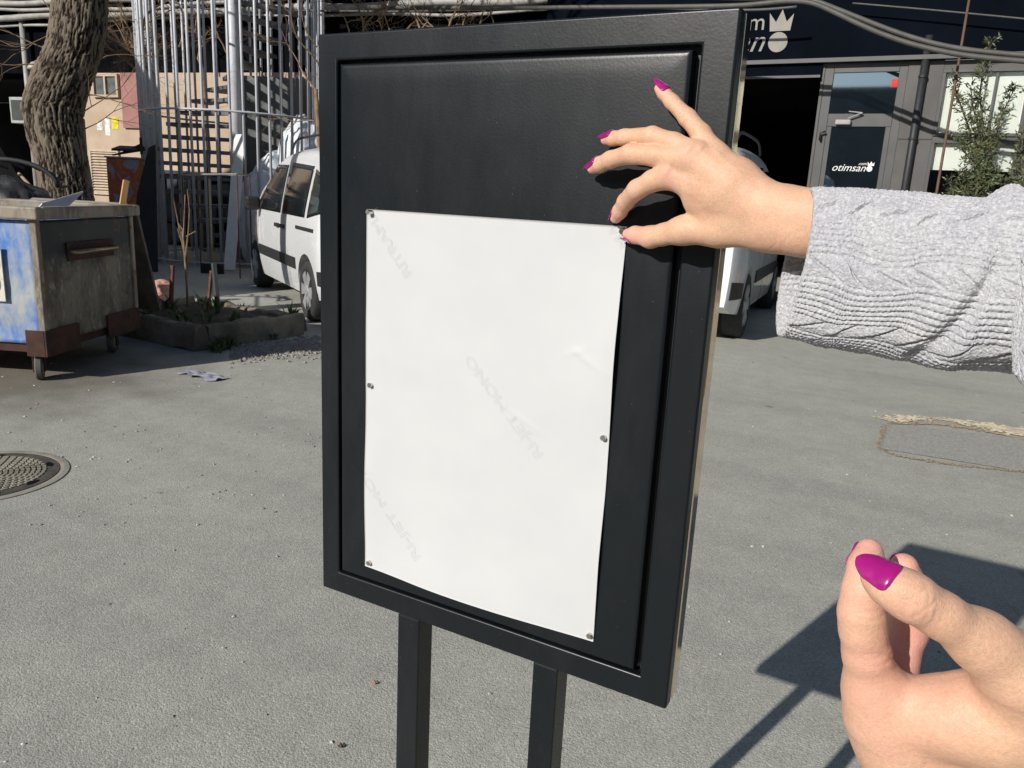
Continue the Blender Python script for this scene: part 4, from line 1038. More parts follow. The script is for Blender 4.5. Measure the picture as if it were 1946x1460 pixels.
# white plank leaning against the cage
p0 = on_ground(436, 516); p1 = at_depth(456, 256, 11.95)
tag(MB().bar(p0 + np.array([0, 0, .02]), p1, .165, .035, up=(VIEW[0], VIEW[1], 0.0)).build('white_plank', mat('white board', (0.72, 0.71, 0.69), rough=0.6, var=0.08, scale=5), bevel=.004), 'long white plank leaning upright against the stair cage', 'plank')
# thin stick/broom behind the planter and a wire rack
s0, s1 = on_ground(404, 520), at_depth(398, 340, 10.9)
br = thing('broom', 'yellowish broom handle standing against the stair cage', 'broom', s0)
MB().tube([s0 + np.array([0, 0, .12]), s1], .016, 8).build('handle', mat('pale wood', (0.50, 0.42, 0.26), rough=0.6, scale=6), br, smooth=True)
MB().obox(s0 + np.array([0, 0, .07]), np.array([*(-gl), 0]) * .16, np.array([*gv, 0]) * .03, (0, 0, .07)).build('bristles', M_BLACKP, br)
r0, r1 = at_depth(346, 332, 10.6), at_depth(450, 331, 10.6)
rk = thing('wire_rack', 'thin wire table frame standing in front of the stair cage', 'rack', np.array([*((r0 + r1) / 2)[:2], 0]))
gd = np.array([*gv, 0])
for a, b in ((r0, r1), (r0 + gd * .5, r1 + gd * .5), (r0, r0 + gd * .5), (r1, r1 + gd * .5)):
    MB().tube([a, b], .011, 6).build('top_rail', M_GALV, rk)
for a in (r0, r1, r0 + gd * .5, r1 + gd * .5):
    MB().tube([a, np.array([a[0], a[1], 0.0])], .010, 6).build('leg', mat('rusty steel', (0.10, 0.055, 0.035), rough=0.8, scale=20), rk)
# wrapped bundles and a grey tank behind the cage, right
def lumpy(name, c, rx, ry, rz, m, seed, parent=None, amp=.25, fr=2.2):
    n1, n2 = 26, 40
    th = np.linspace(0, np.pi, n1); ph = np.linspace(0, 2 * np.pi, n2, endpoint=False)
    T, Pp = np.meshgrid(th, ph, indexing='ij'); D = np.stack([np.sin(T) * np.cos(Pp), np.sin(T) * np.sin(Pp), np.cos(T)], -1).reshape(-1, 3)
    k = 1 + amp * 2 * (fbm(D * fr + seed * 7.1, seed, 4) - 0.5)
    V = D * k[:, None] * np.array([rx, ry, rz]) + np.asarray(c)
    V[:, 2] = np.maximum(V[:, 2], 0.0)
    idx = np.arange(n1 * n2).reshape(n1, n2); F = np.stack([idx[:-1], np.roll(idx, -1, 1)[:-1], np.roll(idx, -1, 1)[1:], idx[1:]], -1).reshape(-1, 4)
    return np_mesh(name, V, F, m, parent)
M_WRAP = mat('white plastic wrap', (0.66, 0.70, 0.74), rough=0.4, var=0.1, scale=5, bump=0.6, bscale=14, bdist=0.02)
for i, (px, py, dp, rx, rz, lab) in enumerate(((520, 330, 13.2, .42, .95, 'tall white plastic-wrapped bundle behind the stair cage'), (575, 300, 13.0, .5, 1.25, 'wide white plastic-wrapped bundle behind the parked van'), (497, 360, 12.4, .33, .8, 'crumpled white and blue wrapped bundle left of the van'))):
    c = at_depth(px, py, dp); tag(lumpy('wrapped_bundle', (c[0], c[1], rz * .9), rx, .4, rz, M_WRAP, i + 3), lab, 'bundle', 'wrapped bundles behind the cage')
tk = at_depth(525, 180, 14.0)
tnk = thing('metal_cabinet', 'grey metal cabinet standing high behind the stair cage bars', 'cabinet', (tk[0], tk[1], 0))
MB().obox((tk[0], tk[1], 1.55), np.array([*(-gl), 0]) * .48, np.array([*gv, 0]) * .3, (0, 0, 1.55)).build('case', mat('grey cabinet paint', (0.16, 0.165, 0.165), rough=0.6, scale=3), tnk, bevel=.02)
for sg in (-1, 1):
    MB().obox((tk[0] - gv[0] * .306 - gl[0] * .24 * sg, tk[1] - gv[1] * .306 - gl[1] * .24 * sg, 1.55), np.array([*(-gl), 0]) * .225, np.array([*gv, 0]) * .005, (0, 0, 1.48)).build('door', mat('grey cabinet door', (0.13, 0.135, 0.135), rough=0.6, scale=3), tnk, bevel=.004)

# ================================================================== the leaning street tree
def bark_material():
    m, nt, b = _new('bark'); L = nt.links.new
    tc = node(nt, 'ShaderNodeTexCoord'); mp = node(nt, 'ShaderNodeMapping'); mp.inputs['Scale'].default_value = (1, 1, 0.22); L(tc.outputs['Object'], mp.inputs[0])
    at = node(nt, 'ShaderNodeAttribute', attribute_name='ridge')
    n1 = node(nt, 'ShaderNodeTexNoise', i_Scale=28.0, i_Detail=8.0, i_Roughness=0.7); L(mp.outputs[0], n1.inputs['Vector'])
    ad = node(nt, 'ShaderNodeMath', operation='MULTIPLY_ADD'); L(n1.outputs[0], ad.inputs[0]); ad.inputs[1].default_value = 0.7; L(at.outputs['Fac'], ad.inputs[2])
    r = ramp(nt, [(0.45, (0.014, 0.010, 0.008)), (0.66, (0.065, 0.050, 0.038)), (1.0, (0.20, 0.165, 0.125))]); L(ad.outputs[0], r.inputs[0]); L(r.outputs[0], b.inputs['Base Color'])  # furrow shade and lit ridges put into the colour by ridge height
    b.inputs['Roughness'].default_value = 0.95; b.inputs['Specular IOR Level'].default_value = 0.1
    bp = node(nt, 'ShaderNodeBump', i_Strength=0.9, i_Distance=0.02); L(n1.outputs[0], bp.inputs['Height']); L(bp.outputs[0], b.inputs['Normal'])
    return m
M_BARK = bark_material()
TD = 8.2
tpts = [(136, 470, 56), (131, 400, 48), (124, 350, 45), (116, 300, 45), (104, 250, 50), (101, 210, 52), (112, 170, 49), (128, 130, 46), (143, 90, 44), (150, 50, 45), (153, 10, 46), (157, -60, 44), (170, -160, 40), (190, -280, 36)]
key = [(at_depth(x, y, TD), w * TD / FOC * 0.96) for x, y, w in tpts]
base_z = key[0][0][2]
k0 = key[0][0].copy()
key = [(np.array([k0[0] + .04, k0[1], 0.0]), key[0][1] * 1.45), (np.array([k0[0] + .02, k0[1], base_z * .5]), key[0][1] * 1.12)] + key
def trunk(key, nrow, ncol):
    P = np.array([k[0] for k in key]); R_ = np.array([k[1] for k in key])
    t = np.concatenate([[0], np.cumsum(np.linalg.norm(np.diff(P, axis=0), axis=1))]); tt = np.linspace(0, t[-1], nrow)
    # smooth interpolation
    C = np.stack([np.interp(tt, t, P[:, i]) for i in range(3)], 1); Rr = np.interp(tt, t, R_)
    for _ in range(10):
        C[1:-1] = (C[:-2] + 2 * C[1:-1] + C[2:]) / 4; Rr[1:-1] = (Rr[:-2] + 2 * Rr[1:-1] + Rr[2:]) / 4
    th = np.linspace(0, 2 * np.pi, ncol, endpoint=False)
    T = np.gradient(C, axis=0); T /= np.linalg.norm(T, axis=1)[:, None]
    A = np.cross(T, (0, 1.0, 0)); A /= np.linalg.norm(A, axis=1)[:, None]; B = np.cross(T, A)
    D = np.cos(th)[None, :, None] * A[:, None] + np.sin(th)[None, :, None] * B[:, None]
    q = np.stack([np.cos(th)[None] * 4.2 + 0 * tt[:, None], np.sin(th)[None] * 4.2 + 0 * tt[:, None], 0 * th[None] + tt[:, None] * 2.6], -1).reshape(-1, 3)
    wv = fbm(q * 0.6 + 5, 2, 3)[:, None] * np.array([[2.0, 2.0, 0.4]])
    rd = 1 - np.abs(2 * fbm(q * np.array([2.6, 2.6, 1.5]) + wv * .30, 31, 5, .66) - 1) * 3.2
    rd = np.clip(rd, 0, 1).reshape(nrow, ncol)
    lump = (fbm(q * 0.28, 44, 3) - 0.5).reshape(nrow, ncol)
    rad = Rr[:, None] * (1 + 0.16 * lump * 2) + 0.021 * (1 - rd) - 0.008 + 0.008 * (fbm(q * 4, 8, 3) - .5).reshape(nrow, ncol)
    V = C[:, None] + D * rad[..., None]
    idx = np.arange(nrow * ncol).reshape(nrow, ncol)
    F = np.stack([idx[:-1], np.roll(idx, -1, 1)[:-1], np.roll(idx, -1, 1)[1:], idx[1:]], -1).reshape(-1, 4)
    return V.reshape(-1, 3), F, (1 - rd).ravel()
tree = thing('street_tree', 'thick leaning tree trunk with rough grey-brown bark behind the dumpster', 'tree', (key[0][0][0], key[0][0][1], 0))
V, F, rdg = trunk(key, 420, 170)
to = np_mesh('trunk', V, F, M_BARK, tree)
to.data.attributes.new('ridge', 'FLOAT', 'POINT').data.foreach_set('value', rdg.astype(np.float32))
def limb(k, nr=60, nc=40):
    V, F, rdg = trunk(k, nr, nc); o = np_mesh('limb', V, F, M_BARK, tree); o.data.attributes.new('ridge', 'FLOAT', 'POINT').data.foreach_set('value', rdg.astype(np.float32)); return o
stub = [(at_depth(95, 232, TD), .17), (at_depth(66, 208, TD - .12), .12), (at_depth(52, 196, TD - .2), .09), (at_depth(47, 190, TD - .22), .04)]
limb(stub, 30, 40)
top = key[-1][0]
M_TWIG = mat('twig bark', (0.20, 0.135, 0.08), rough=0.9, var=0.35, scale=9)
def twigs(mb, p, d, length, r, depth, rnd, wob=.25, nseg=6, n=5, kids=(2, 4), gravity=0.0):
    pts = [np.asarray(p, float)]; rs = [r]; d = nrm(d); sg = length / nseg
    for i in range(nseg):
        d = nrm(d + np.array([rnd.gauss(0, wob), rnd.gauss(0, wob), rnd.gauss(0, wob) - gravity]))
        pts.append(pts[-1] + d * sg); rs.append(r * (1 - .75 * (i + 1) / nseg))
    mb.tube(pts, rs, n)
    if depth > 0:
        for _ in range(rnd.randint(*kids)):
            i = rnd.randint(1, nseg); q = nrm(np.array([rnd.gauss(0, 1), rnd.gauss(0, 1), rnd.gauss(0, 1)]))
            dd = nrm(pts[min(i, nseg)] - pts[i - 1]); twigs(mb, pts[i], dd * .8 + q * .8, length * rnd.uniform(.45, .75), rs[i] * .75, depth - 1, rnd, wob, max(3, nseg - 1), max(4, n - 1), kids, gravity)
rnd = random.Random(12)
for (dx, dy, dz, ln, rr) in ((-.5, -.2, .9, 2.6, .17), (.55, .3, .8, 2.8, .18), (.1, .6, .9, 2.2, .14)):
    e = top + nrm((dx, dy, dz)) * ln
    limb([(top - np.array([0, 0, .1]), rr * 1.2), ((top + e) / 2 + np.array([.1, 0, .1]), rr * .85), (e, rr * .5)], 40, 28)
cm = MB()
for (dx, dy, dz) in ((-.9, -.2, .7), (-.3, .1, 1), (.9, .3, .7), (.4, .8, .9), (.2, -.5, 1), (.7, -.1, 1.0)):
    twigs(cm, top + nrm((dx, dy, dz)) * 1.2, (dx, dy, dz + .2), 2.6, .05, 3, rnd, .18, 6, 5, (3, 4))
# thin shoots springing from the trunk across the view
for (x, y, dx, dy, ln) in ((60, 120, -1, .3, .9), (50, 90, -1, -.4, .8), (70, 60, -.9, .7, .8), (90, 40, -.8, -.7, .7), (175, 215, 1, -.5, 1.0), (172, 250, 1, -.3, .9), (180, 180, 1, .15, .9), (190, 120, 1, -.2, .8)):
    twigs(cm, at_depth(x + (30 if dx < 0 else -20), y, TD), perp2(dx, dy) - VIEW * .1, ln, .007, 2, rnd, .13, 8, 4, (2, 3))
cm.build('crown', M_TWIG, tree)
# ================================================================== bare climbing shrub around the cage
sh = random.Random(5)
def bare_shrub(label, base, starts, seed):
    e = thing('bare_shrub', label, 'shrub', base, 'bare shrubs along the facades')
    r_ = random.Random(seed)
    st = MB()
    for (x, y, dp, dx, dy, ln, rr) in starts:
        twigs(st, at_depth(x, y, dp), perp2(dx, dy) + VIEW * r_.uniform(-.2, .2), ln, rr, 3, r_, .22, 7, 5, (3, 5))
    st.build('branches', M_TWIG, e)['kind'] = 'stuff'
    stem = MB()
    x, y, dp = starts[0][:3]; tp = at_depth(x, y, dp)
    stem.tube([np.array([base[0], base[1], 0]), (np.array([base[0], base[1], 0]) + tp) / 2 + np.array([.1, .05, .2]), tp], [.05, .04, .028], 8)
    stem.build('stem', M_TWIG, e, smooth=True)
    return e
b_ = at_depth(262, 400, 12.6)
bare_shrub('tangle of bare brown branches between the trunk and the stair cage', (b_[0], b_[1], 0), [(262, 140, 12.6, -.3, -1, 1.0, .022), (285, 135, 12.6, -.9, -.5, 1.3, .024), (270, 60, 12.6, .1, -1, 1.0, .026), (288, 95, 12.4, -1, -.1, 1.2, .02), (240, 60, 12.6, .5, .9, .9, .016), (215, 120, 12.5, .9, -.2, 1.0, .016), (280, 20, 12.4, -.6, .9, .9, .018), (230, 20, 12.5, .3, .9, .9, .014), (255, 100, 12.5, -.2, -.9, 1.0, .016), (200, 60, 12.5, .6, .6, .8, .012)], 21)
b_ = at_depth(385, 430, 14.6)
bare_shrub('bare brown branches rising inside and behind the stair cage', (b_[0], b_[1], 0), [(385, 130, 14.3, 0, -1, 1.3, .03), (372, 60, 14.3, .2, -1, 1.0, .02), (430, 100, 14.3, -.5, -.8, 1.0, .018), (340, 90, 14.3, .6, -.7, 1.0, .018), (400, 190, 14.2, .8, .3, .8, .014)], 33)
b_ = at_depth(590, 430, 11.0)
bare_shrub('thin bare twigs hanging over the right side of the stair cage', (b_[0], b_[1], 0), [(600, 170, 11.0, -.6, -.8, 1.1, .014), (605, 120, 11.0, -.5, -.8, 1.0, .014), (598, 230, 11.0, -.9, -.3, .9, .010), (602, 90, 11.0, -.2, -1, .9, .012)], 45)
b_ = at_depth(760, 430, 10.5)
bare_shrub('bare brown twigs standing above the top edge of the sign', (b_[0], b_[1], 0), [(690, 70, 10.5, .1, -1, .7, .016), (740, 70, 10.5, -.3, -1, .7, .014), (800, 70, 10.5, .3, -1, .7, .016), (850, 60, 10.5, .2, -1, .6, .016), (880, 55, 10.5, -.1, -1, .6, .014), (720, 75, 10.5, .5, -.9, .7, .012), (830, 60, 10.5, -.5, -.9, .6, .012), (665, 70, 10.5, -.2, -1, .7, .014), (770, 70, 10.5, .1, -1, .7, .014), (910, 52, 10.5, .3, -1, .6, .014), (940, 50, 10.5, -.3, -1, .5, .010)], 57)

# ================================================================== dumpster
def grime_material(name, base, paint2, soot, sootz, rust=0.35, flip=1):
    """painted steel, faded and scraped, rust spots, soot towards the top of one panel"""
    m, nt, b = _new(name); L = nt.links.new
    tc = node(nt, 'ShaderNodeTexCoord'); src = tc.outputs['Object']
    mp = node(nt, 'ShaderNodeMapping'); mp.inputs['Scale'].default_value = (1, 1, 0.45); L(src, mp.inputs[0])
    n1 = node(nt, 'ShaderNodeTexNoise', i_Scale=3.6, i_Detail=8.0, i_Roughness=0.65); L(mp.outputs[0], n1.inputs['Vector'])
    r1 = ramp(nt, [(0.45, base), (0.52, tuple(0.5 * (a + c) for a, c in zip(base, paint2))), (0.60, paint2)]); L(n1.outputs[0], r1.inputs[0])
    n2 = node(nt, 'ShaderNodeTexNoise', i_Scale=16.0, i_Detail=8.0, i_Roughness=0.75); L(mp.outputs[0], n2.inputs['Vector'])
    r2 = ramp(nt, [(0.62 - .12 * rust, 0), (0.68, 1)]); L(n2.outputs[0], r2.inputs[0])
    mx = node(nt, 'ShaderNodeMix', data_type='RGBA'); L(r2.outputs[0], mx.inputs[0]); L(r1.outputs[0], mx.inputs[6]); mx.inputs[7].default_value = (0.33, 0.30, 0.25, 1)
    out = mx.outputs[2]
    if soot:
        sx = node(nt, 'ShaderNodeSeparateXYZ'); L(src, sx.inputs[0])
        n3 = node(nt, 'ShaderNodeTexNoise', i_Scale=4.5, i_Detail=8.0, i_Roughness=0.7); L(src, n3.inputs['Vector'])
        ma = node(nt, 'ShaderNodeMath', operation='MULTIPLY_ADD'); L(n3.outputs[0], ma.inputs[0]); ma.inputs[1].default_value = 0.7; L(sx.outputs[2], ma.inputs[2])
        mr = node(nt, 'ShaderNodeMapRange'); mr.inputs[1].default_value = sootz; mr.inputs[2].default_value = sootz + .14; L(ma.outputs[0], mr.inputs[0])
        m2 = node(nt, 'ShaderNodeMix', data_type='RGBA'); L(mr.outputs[0], m2.inputs[0]); L(out, m2.inputs[6]); m2.inputs[7].default_value = (0.012, 0.017, 0.020, 1)
        out = m2.outputs[2]
    n4 = node(nt, 'ShaderNodeTexNoise', i_Scale=9.0, i_Detail=6.0); L(src, n4.inputs['Vector'])
    r4 = ramp(nt, [(0.62, 0), (0.72, rust)]); L(n4.outputs[0], r4.inputs[0])
    m3 = node(nt, 'ShaderNodeMix', data_type='RGBA'); L(r4.outputs[0], m3.inputs[0]); L(out, m3.inputs[6]); m3.inputs[7].default_value = (0.16, 0.06, 0.022, 1)
    L(m3.outputs[2], b.inputs['Base Color'])
    b.inputs['Roughness'].default_value = 0.62; b.inputs['Metallic'].default_value = 0.0
    bp = node(nt, 'ShaderNodeBump', i_Strength=0.4, i_Distance=0.01); L(n1.outputs[0], bp.inputs['Height'])
    bp2 = node(nt, 'ShaderNodeBump', i_Strength=0.3, i_Distance=0.003); L(n2.outputs[0], bp2.inputs['Height']); L(bp.outputs[0], bp2.inputs['Normal']); L(bp2.outputs[0], b.inputs['Normal'])
    return m
M_BLUE = grime_material('faded blue dumpster paint', (0.055, 0.18, 0.52), (0.40, 0.42, 0.40), False, 0, .3)
M_SOOT = grime_material('sooty dumpster end', (0.185, 0.165, 0.125), (0.055, 0.05, 0.042), True, 1.02, .7)
M_RIM = grime_material('rusty grey rim', (0.27, 0.23, 0.175), (0.13, 0.098, 0.07), False, 0, 1.0)
M_RUST = mat('rusty red steel', (0.075, 0.027, 0.016), rough=0.85, col2=(0.028, 0.014, 0.010), scale=9, bump=0.4, bscale=60)
M_DARKIN = mat('dumpster inside', (0.05, 0.045, 0.04), rough=0.9, var=0.3)
a25 = math.radians(25)
DN = np.array([-4.98, 2.91]); De = np.array([-math.sin(a25), math.cos(a25)]); Db = np.array([-math.cos(a25), -math.sin(a25)])
DW, DL = 1.10, 1.55
def dp3(b, e, z):
    p = DN + Db * b + De * e; return np.array([p[0], p[1], z])
def dbox(mb, b0, b1, e0, e1, z0, z1):
    return mb.obox(dp3((b0 + b1) / 2, (e0 + e1) / 2, (z0 + z1) / 2), np.array([*Db, 0]) * (b1 - b0) / 2, np.array([*De, 0]) * (e1 - e0) / 2, (0, 0, (z1 - z0) / 2))
dmp = thing('dumpster', 'dented blue steel dumpster on casters with a sooty black end', 'dumpster', dp3(DL / 2, DW / 2, 0))
def dented(name, P0, ax, ay, n, m, amp, seed):
    """a thin steel panel with dents"""
    nu, nv = 40, 36
    P0, ax, ay, n = (np.asarray(q, float) for q in (P0, ax, ay, n))
    u, v = np.meshgrid(np.linspace(0, 1, nu), np.linspace(0, 1, nv), indexing='ij')
    base = P0 + u[..., None] * ax + v[..., None] * ay
    q = np.stack([u.ravel() * 3, v.ravel() * 3, np.zeros(u.size)], 1)
    ed = np.minimum(1, np.minimum(np.minimum(u, 1 - u), np.minimum(v, 1 - v)) * 8)
    d = amp * (fbm(q, seed, 4) - 0.5).reshape(u.shape) * 2 * ed
    fr = (base + n * d[..., None]).reshape(-1, 3); bk = fr - n * .012
    F = grid_faces(nu, nv); N = len(fr)
    ring = [i * nv for i in range(nu)] + [(nu - 1) * nv + j for j in range(1, nv)] + [i * nv + nv - 1 for i in range(nu - 2, -1, -1)] + [j for j in range(nv - 2, 0, -1)]
    k = len(ring); Fs = np.array([(ring[i], ring[(i + 1) % k], N + ring[(i + 1) % k], N + ring[i]) for i in range(k)])
    o = np_mesh(name, np.vstack([fr, bk]), np.vstack([F, F[:, ::-1] + N, Fs]), m, dmp); fix_normals(o.data); return o
e3, b3 = np.array([*De, 0]), np.array([*Db, 0])
Z0, Z1 = .25, 1.03
dented('end_panel', dp3(0, .02, Z0), e3 * (DW - .04), (0, 0, Z1 - Z0), -b3, M_SOOT, .018, 3)
dented('side_panel', dp3(.02, 0, Z0), b3 * (DL - .04), (0, 0, Z1 - Z0), -e3, M_BLUE, .022, 5)
dented('side_panel', dp3(.02, DW, Z0), b3 * (DL - .04), (0, 0, Z1 - Z0), e3, M_BLUE, .02, 7)
dented('end_panel', dp3(DL, .02, Z0), e3 * (DW - .04), (0, 0, Z1 - Z0), b3, M_BLUE, .02, 9)
w = MB(); dbox(w, .015, DL - .015, .015, DW - .015, Z0 - .01, Z0 + .02); w.build('floor', M_DARKIN, dmp)
# corner posts and folded rim
for b0, b1, e0, e1 in ((-.012, .03, -.012, .03), (-.012, .03, DW - .03, DW + .012), (DL - .03, DL + .012, -.012, .03), (DL - .03, DL + .012, DW - .03, DW + .012)):
    w = MB(); dbox(w, b0, b1, e0, e1, Z0 - .06, Z1 + .005); w.build('corner_post', M_RIM, dmp, bevel=.006)
for b0, b1, e0, e1 in ((-.05, DL + .05, -.05, .02), (-.05, DL + .05, DW - .02, DW + .05), (-.05, .02, .0201, DW - .0201), (DL - .02, DL + .05, .0201, DW - .0201)):
    w = MB(); dbox(w, b0, b1, e0, e1, Z1 + .006, Z1 + .085); w.build('rim', M_RIM, dmp, bevel=.012, seg=3)
# rusty corner skirts
for b0, b1, e0, e1 in ((-.018, -.005, -.02, .34), (-.018, -.005, DW - .42, DW + .01), (-.004, .12, -.02, -.008)):
    w = MB(); dbox(w, b0, b1, e0, e1, .17, .34); w.build('skirt', M_RUST, dmp, bevel=.003)
w = MB(); dbox(w, .02, DL - .02, .02, DW - .02, .19, .24); w.build('chassis', M_RUST, dmp)
# bar handle on the sooty end
h0, h1 = dp3(-.06, .32, .82), dp3(-.06, .78, .82)
hd = MB().tube([dp3(-.0, .30, .82), h0, h1, dp3(-.0, .80, .82)], .016, 10).build('handle', mat('worn steel bar', (0.30, 0.22, 0.15), rough=0.35, metal=0.7, scale=30), dmp, smooth=True)
w = MB(); dbox(w, -.016, -.006, .28, .82, .76, .88); w.build('mounting_plate', M_RUST, hd)
# white stencilled plate on the blue side
w = MB(); dbox(w, .215, .52, -.036, -.028, .52, .86); pl = w.build('plate', mat('chipped white plate', (0.66, 0.64, 0.56), rough=0.6, col2=(0.30, 0.27, 0.22), scale=16, edge=(.5, .72)), dmp)
pm = MB()
for i in range(26):
    t0, t1 = 2 * math.pi * i / 26, 2 * math.pi * (i + 1) / 26
    q = [dp3(.31 + r * math.cos(t), -.0385, .63 + r * math.sin(t)) for r, t in ((.075, t0), (.075, t1), (.052, t1), (.052, t0))]; pm.add(q, [(0, 1, 2, 3)])
for k in range(5):
    q = [dp3(.25 + .03 * k, -.0385, .74), dp3(.262 + .03 * k, -.0385, .74), dp3(.258 + .03 * k, -.0385, .82), dp3(.246 + .03 * k, -.0385, .82)]; pm.add(q, [(0, 1, 2, 3)])
pm.build('print', mat('grey stencil', (0.27, 0.27, 0.27), rough=0.7), pl)
# lid hanging open at the back
hp = [dp3(-.02, DW + .07, Z1 + .06), dp3(DL * .98, DW + .07, Z1 + .06), dp3(DL * .98, DW + .34, .28), dp3(-.02, DW + .34, .28)]
nn = nrm(np.cross(hp[1] - hp[0], hp[3] - hp[0])) * .03
MB().add(hp + [p + nn for p in hp], [(0, 1, 2, 3), (7, 6, 5, 4)] + [(i, (i + 1) % 4, 4 + (i + 1) % 4, 4 + i) for i in range(4)]).build('lid', mat('lid steel', (0.05, 0.045, 0.04), rough=0.7, col2=(0.16, 0.12, 0.08), scale=4), dmp, bevel=.004)
# casters
M_TYRE = mat('worn rubber', (0.10, 0.095, 0.088), rough=0.85, var=0.3, scale=14)
M_RIMW = mat('dirty caster hub', (0.30, 0.27, 0.23), rough=0.6, var=0.3, scale=14)
for (b0, e0, yaw) in ((.10, .06, .5), (.14, DW - .12, .25), (DL - .12, .06, -.3), (DL - .12, DW - .1, .1)):
    c = dp3(b0, e0, .085); ax = nrm(np.array([*(De * math.cos(yaw) - Db * -math.sin(yaw)), 0])); ax = nrm(np.array([*(-Db * math.cos(yaw) + De * math.sin(yaw)), 0]))
    fo = MB(); up = np.array([0, 0, 1.0])
    for sg in (-1, 1):
        fo.obox(c + ax * .032 * sg + up * .045, ax * .004, np.cross(up, ax) * .028, up * .075)
    fo.obox(c + up * .118, ax * .040, np.cross(up, ax) * .045, up * .006)
    f_ = fo.build('caster_fork', M_RUST, dmp, bevel=.002)
    MB().lathe([(.055, -.022), (.078, -.022), (.085, -.014), (.085, .014), (.078, .022), (.055, .022)], c, 24, ax, closed=True).build('tyre', M_TYRE, f_, smooth=False)
    MB().lathe([(.02, -.027), (.054, -.02), (.054, .02), (.02, .027)], c, 18, ax).build('hub', M_RIMW, f_)
# rubbish in the dumpster
def loose(name, label, cat, mb, m, bevel=.003):
    return tag(mb.build(name, m, None, bevel=bevel), label, cat, 'rubbish in the dumpster')
q0, q1 = at_depth(62, 402, 5.55), at_depth(140, 379, 5.75)
loose('white_board', 'thin white panel lying slanted across the dumpster rim', 'panel', MB().obox((q0 + q1) / 2 + np.array([0, 0, -.01]), (q1 - q0) / 2, nrm(np.cross((0, 0, 1.), q1 - q0)) * .16 + np.array([0, 0, -.07]), (0, 0, .006)), mat('white laminate', (0.70, 0.71, 0.73), rough=0.5, var=.05))
q0, q1 = at_depth(46, 386, 5.9), at_depth(230, 396, 6.3)
loose('grey_sheet', 'pale grey sheet lying flat inside the dumpster behind the white panel', 'panel', MB().obox((q0 + q1) / 2, (q1 - q0) / 2, e3 * .10 + np.array([0, 0, .035]), (0, 0, .006)), mat('weathered chipboard', (0.42, 0.39, 0.33), rough=0.8, scale=9))
q0, q1 = at_depth(228, 420, 6.1), at_depth(240, 343, 6.1)
loose('wood_offcut', 'orange-brown wooden lath sticking up out of the dumpster', 'plank', MB().bar(q0, q1, .045, .022, up=nrm(-b3 * .7 + e3 * -.7)), mat('raw wood', (0.60, 0.33, 0.13), rough=0.7, var=.15, scale=20, stretch=(1, 1, .1)))
bg_ = at_depth(20, 372, 6.6)
lumpy('black_bag', (bg_[0], bg_[1], .98), .42, .30, .26, mat('dark rubbish bag', (0.035, 0.036, 0.035), rough=0.45, var=.4, scale=6, bump=.5, bscale=16, bdist=.02), 6, None, .35, 2.6)
tag(bpy.context.scene.objects['black_bag'], 'dark rubbish bag bulging out of the dumpster at the picture edge', 'bag', 'rubbish in the dumpster')
# pram-like black basket and stick behind the dumpster
rb = at_depth(10, 350, 7.2)
bas = thing('black_basket', 'black ribbed plastic basket above the dumpster at the picture edge', 'basket', (rb[0], rb[1], 0))
mb = MB()
for k in range(9):
    t = k / 8; a = math.pi * t
    mb.tube([rb + CRIGHT * (-.42 + .1) * 0 + np.array([*(CRIGHT[:2] * (.48 * math.cos(a))), .0]) + np.array([0, 0, .22 * math.sin(a)]), rb + np.array([*(CRIGHT[:2] * (.40 * math.cos(a))), 0]) + np.array([*(gv * .3), .15 * math.sin(a)])], .012, 6)
mb.build('ribs', M_BLACKP, bas)
MB().tube([rb + np.array([*(CRIGHT[:2] * (.48 * math.cos(a))), .22 * math.sin(a)]) for a in np.linspace(0, math.pi, 16)], .022, 8).build('rim', M_BLACKP, bas, smooth=True)
MB().tube([(rb[0], rb[1], 0), rb + np.array([0, 0, .0])], .06, 8).build('stand', M_BLACKP, bas)
q0, q1 = at_depth(36, 330, 7.4), at_depth(84, 382, 6.9)
tag(MB().tube([q0, q1, q1 + (q1 - q0) * .3], .014, 8).build('stick', mat('brown stick', (0.30, 0.22, 0.14), rough=.8)), 'slanting brown stick leaning between the dark basket and the trunk', 'stick', 'rubbish in the dumpster')

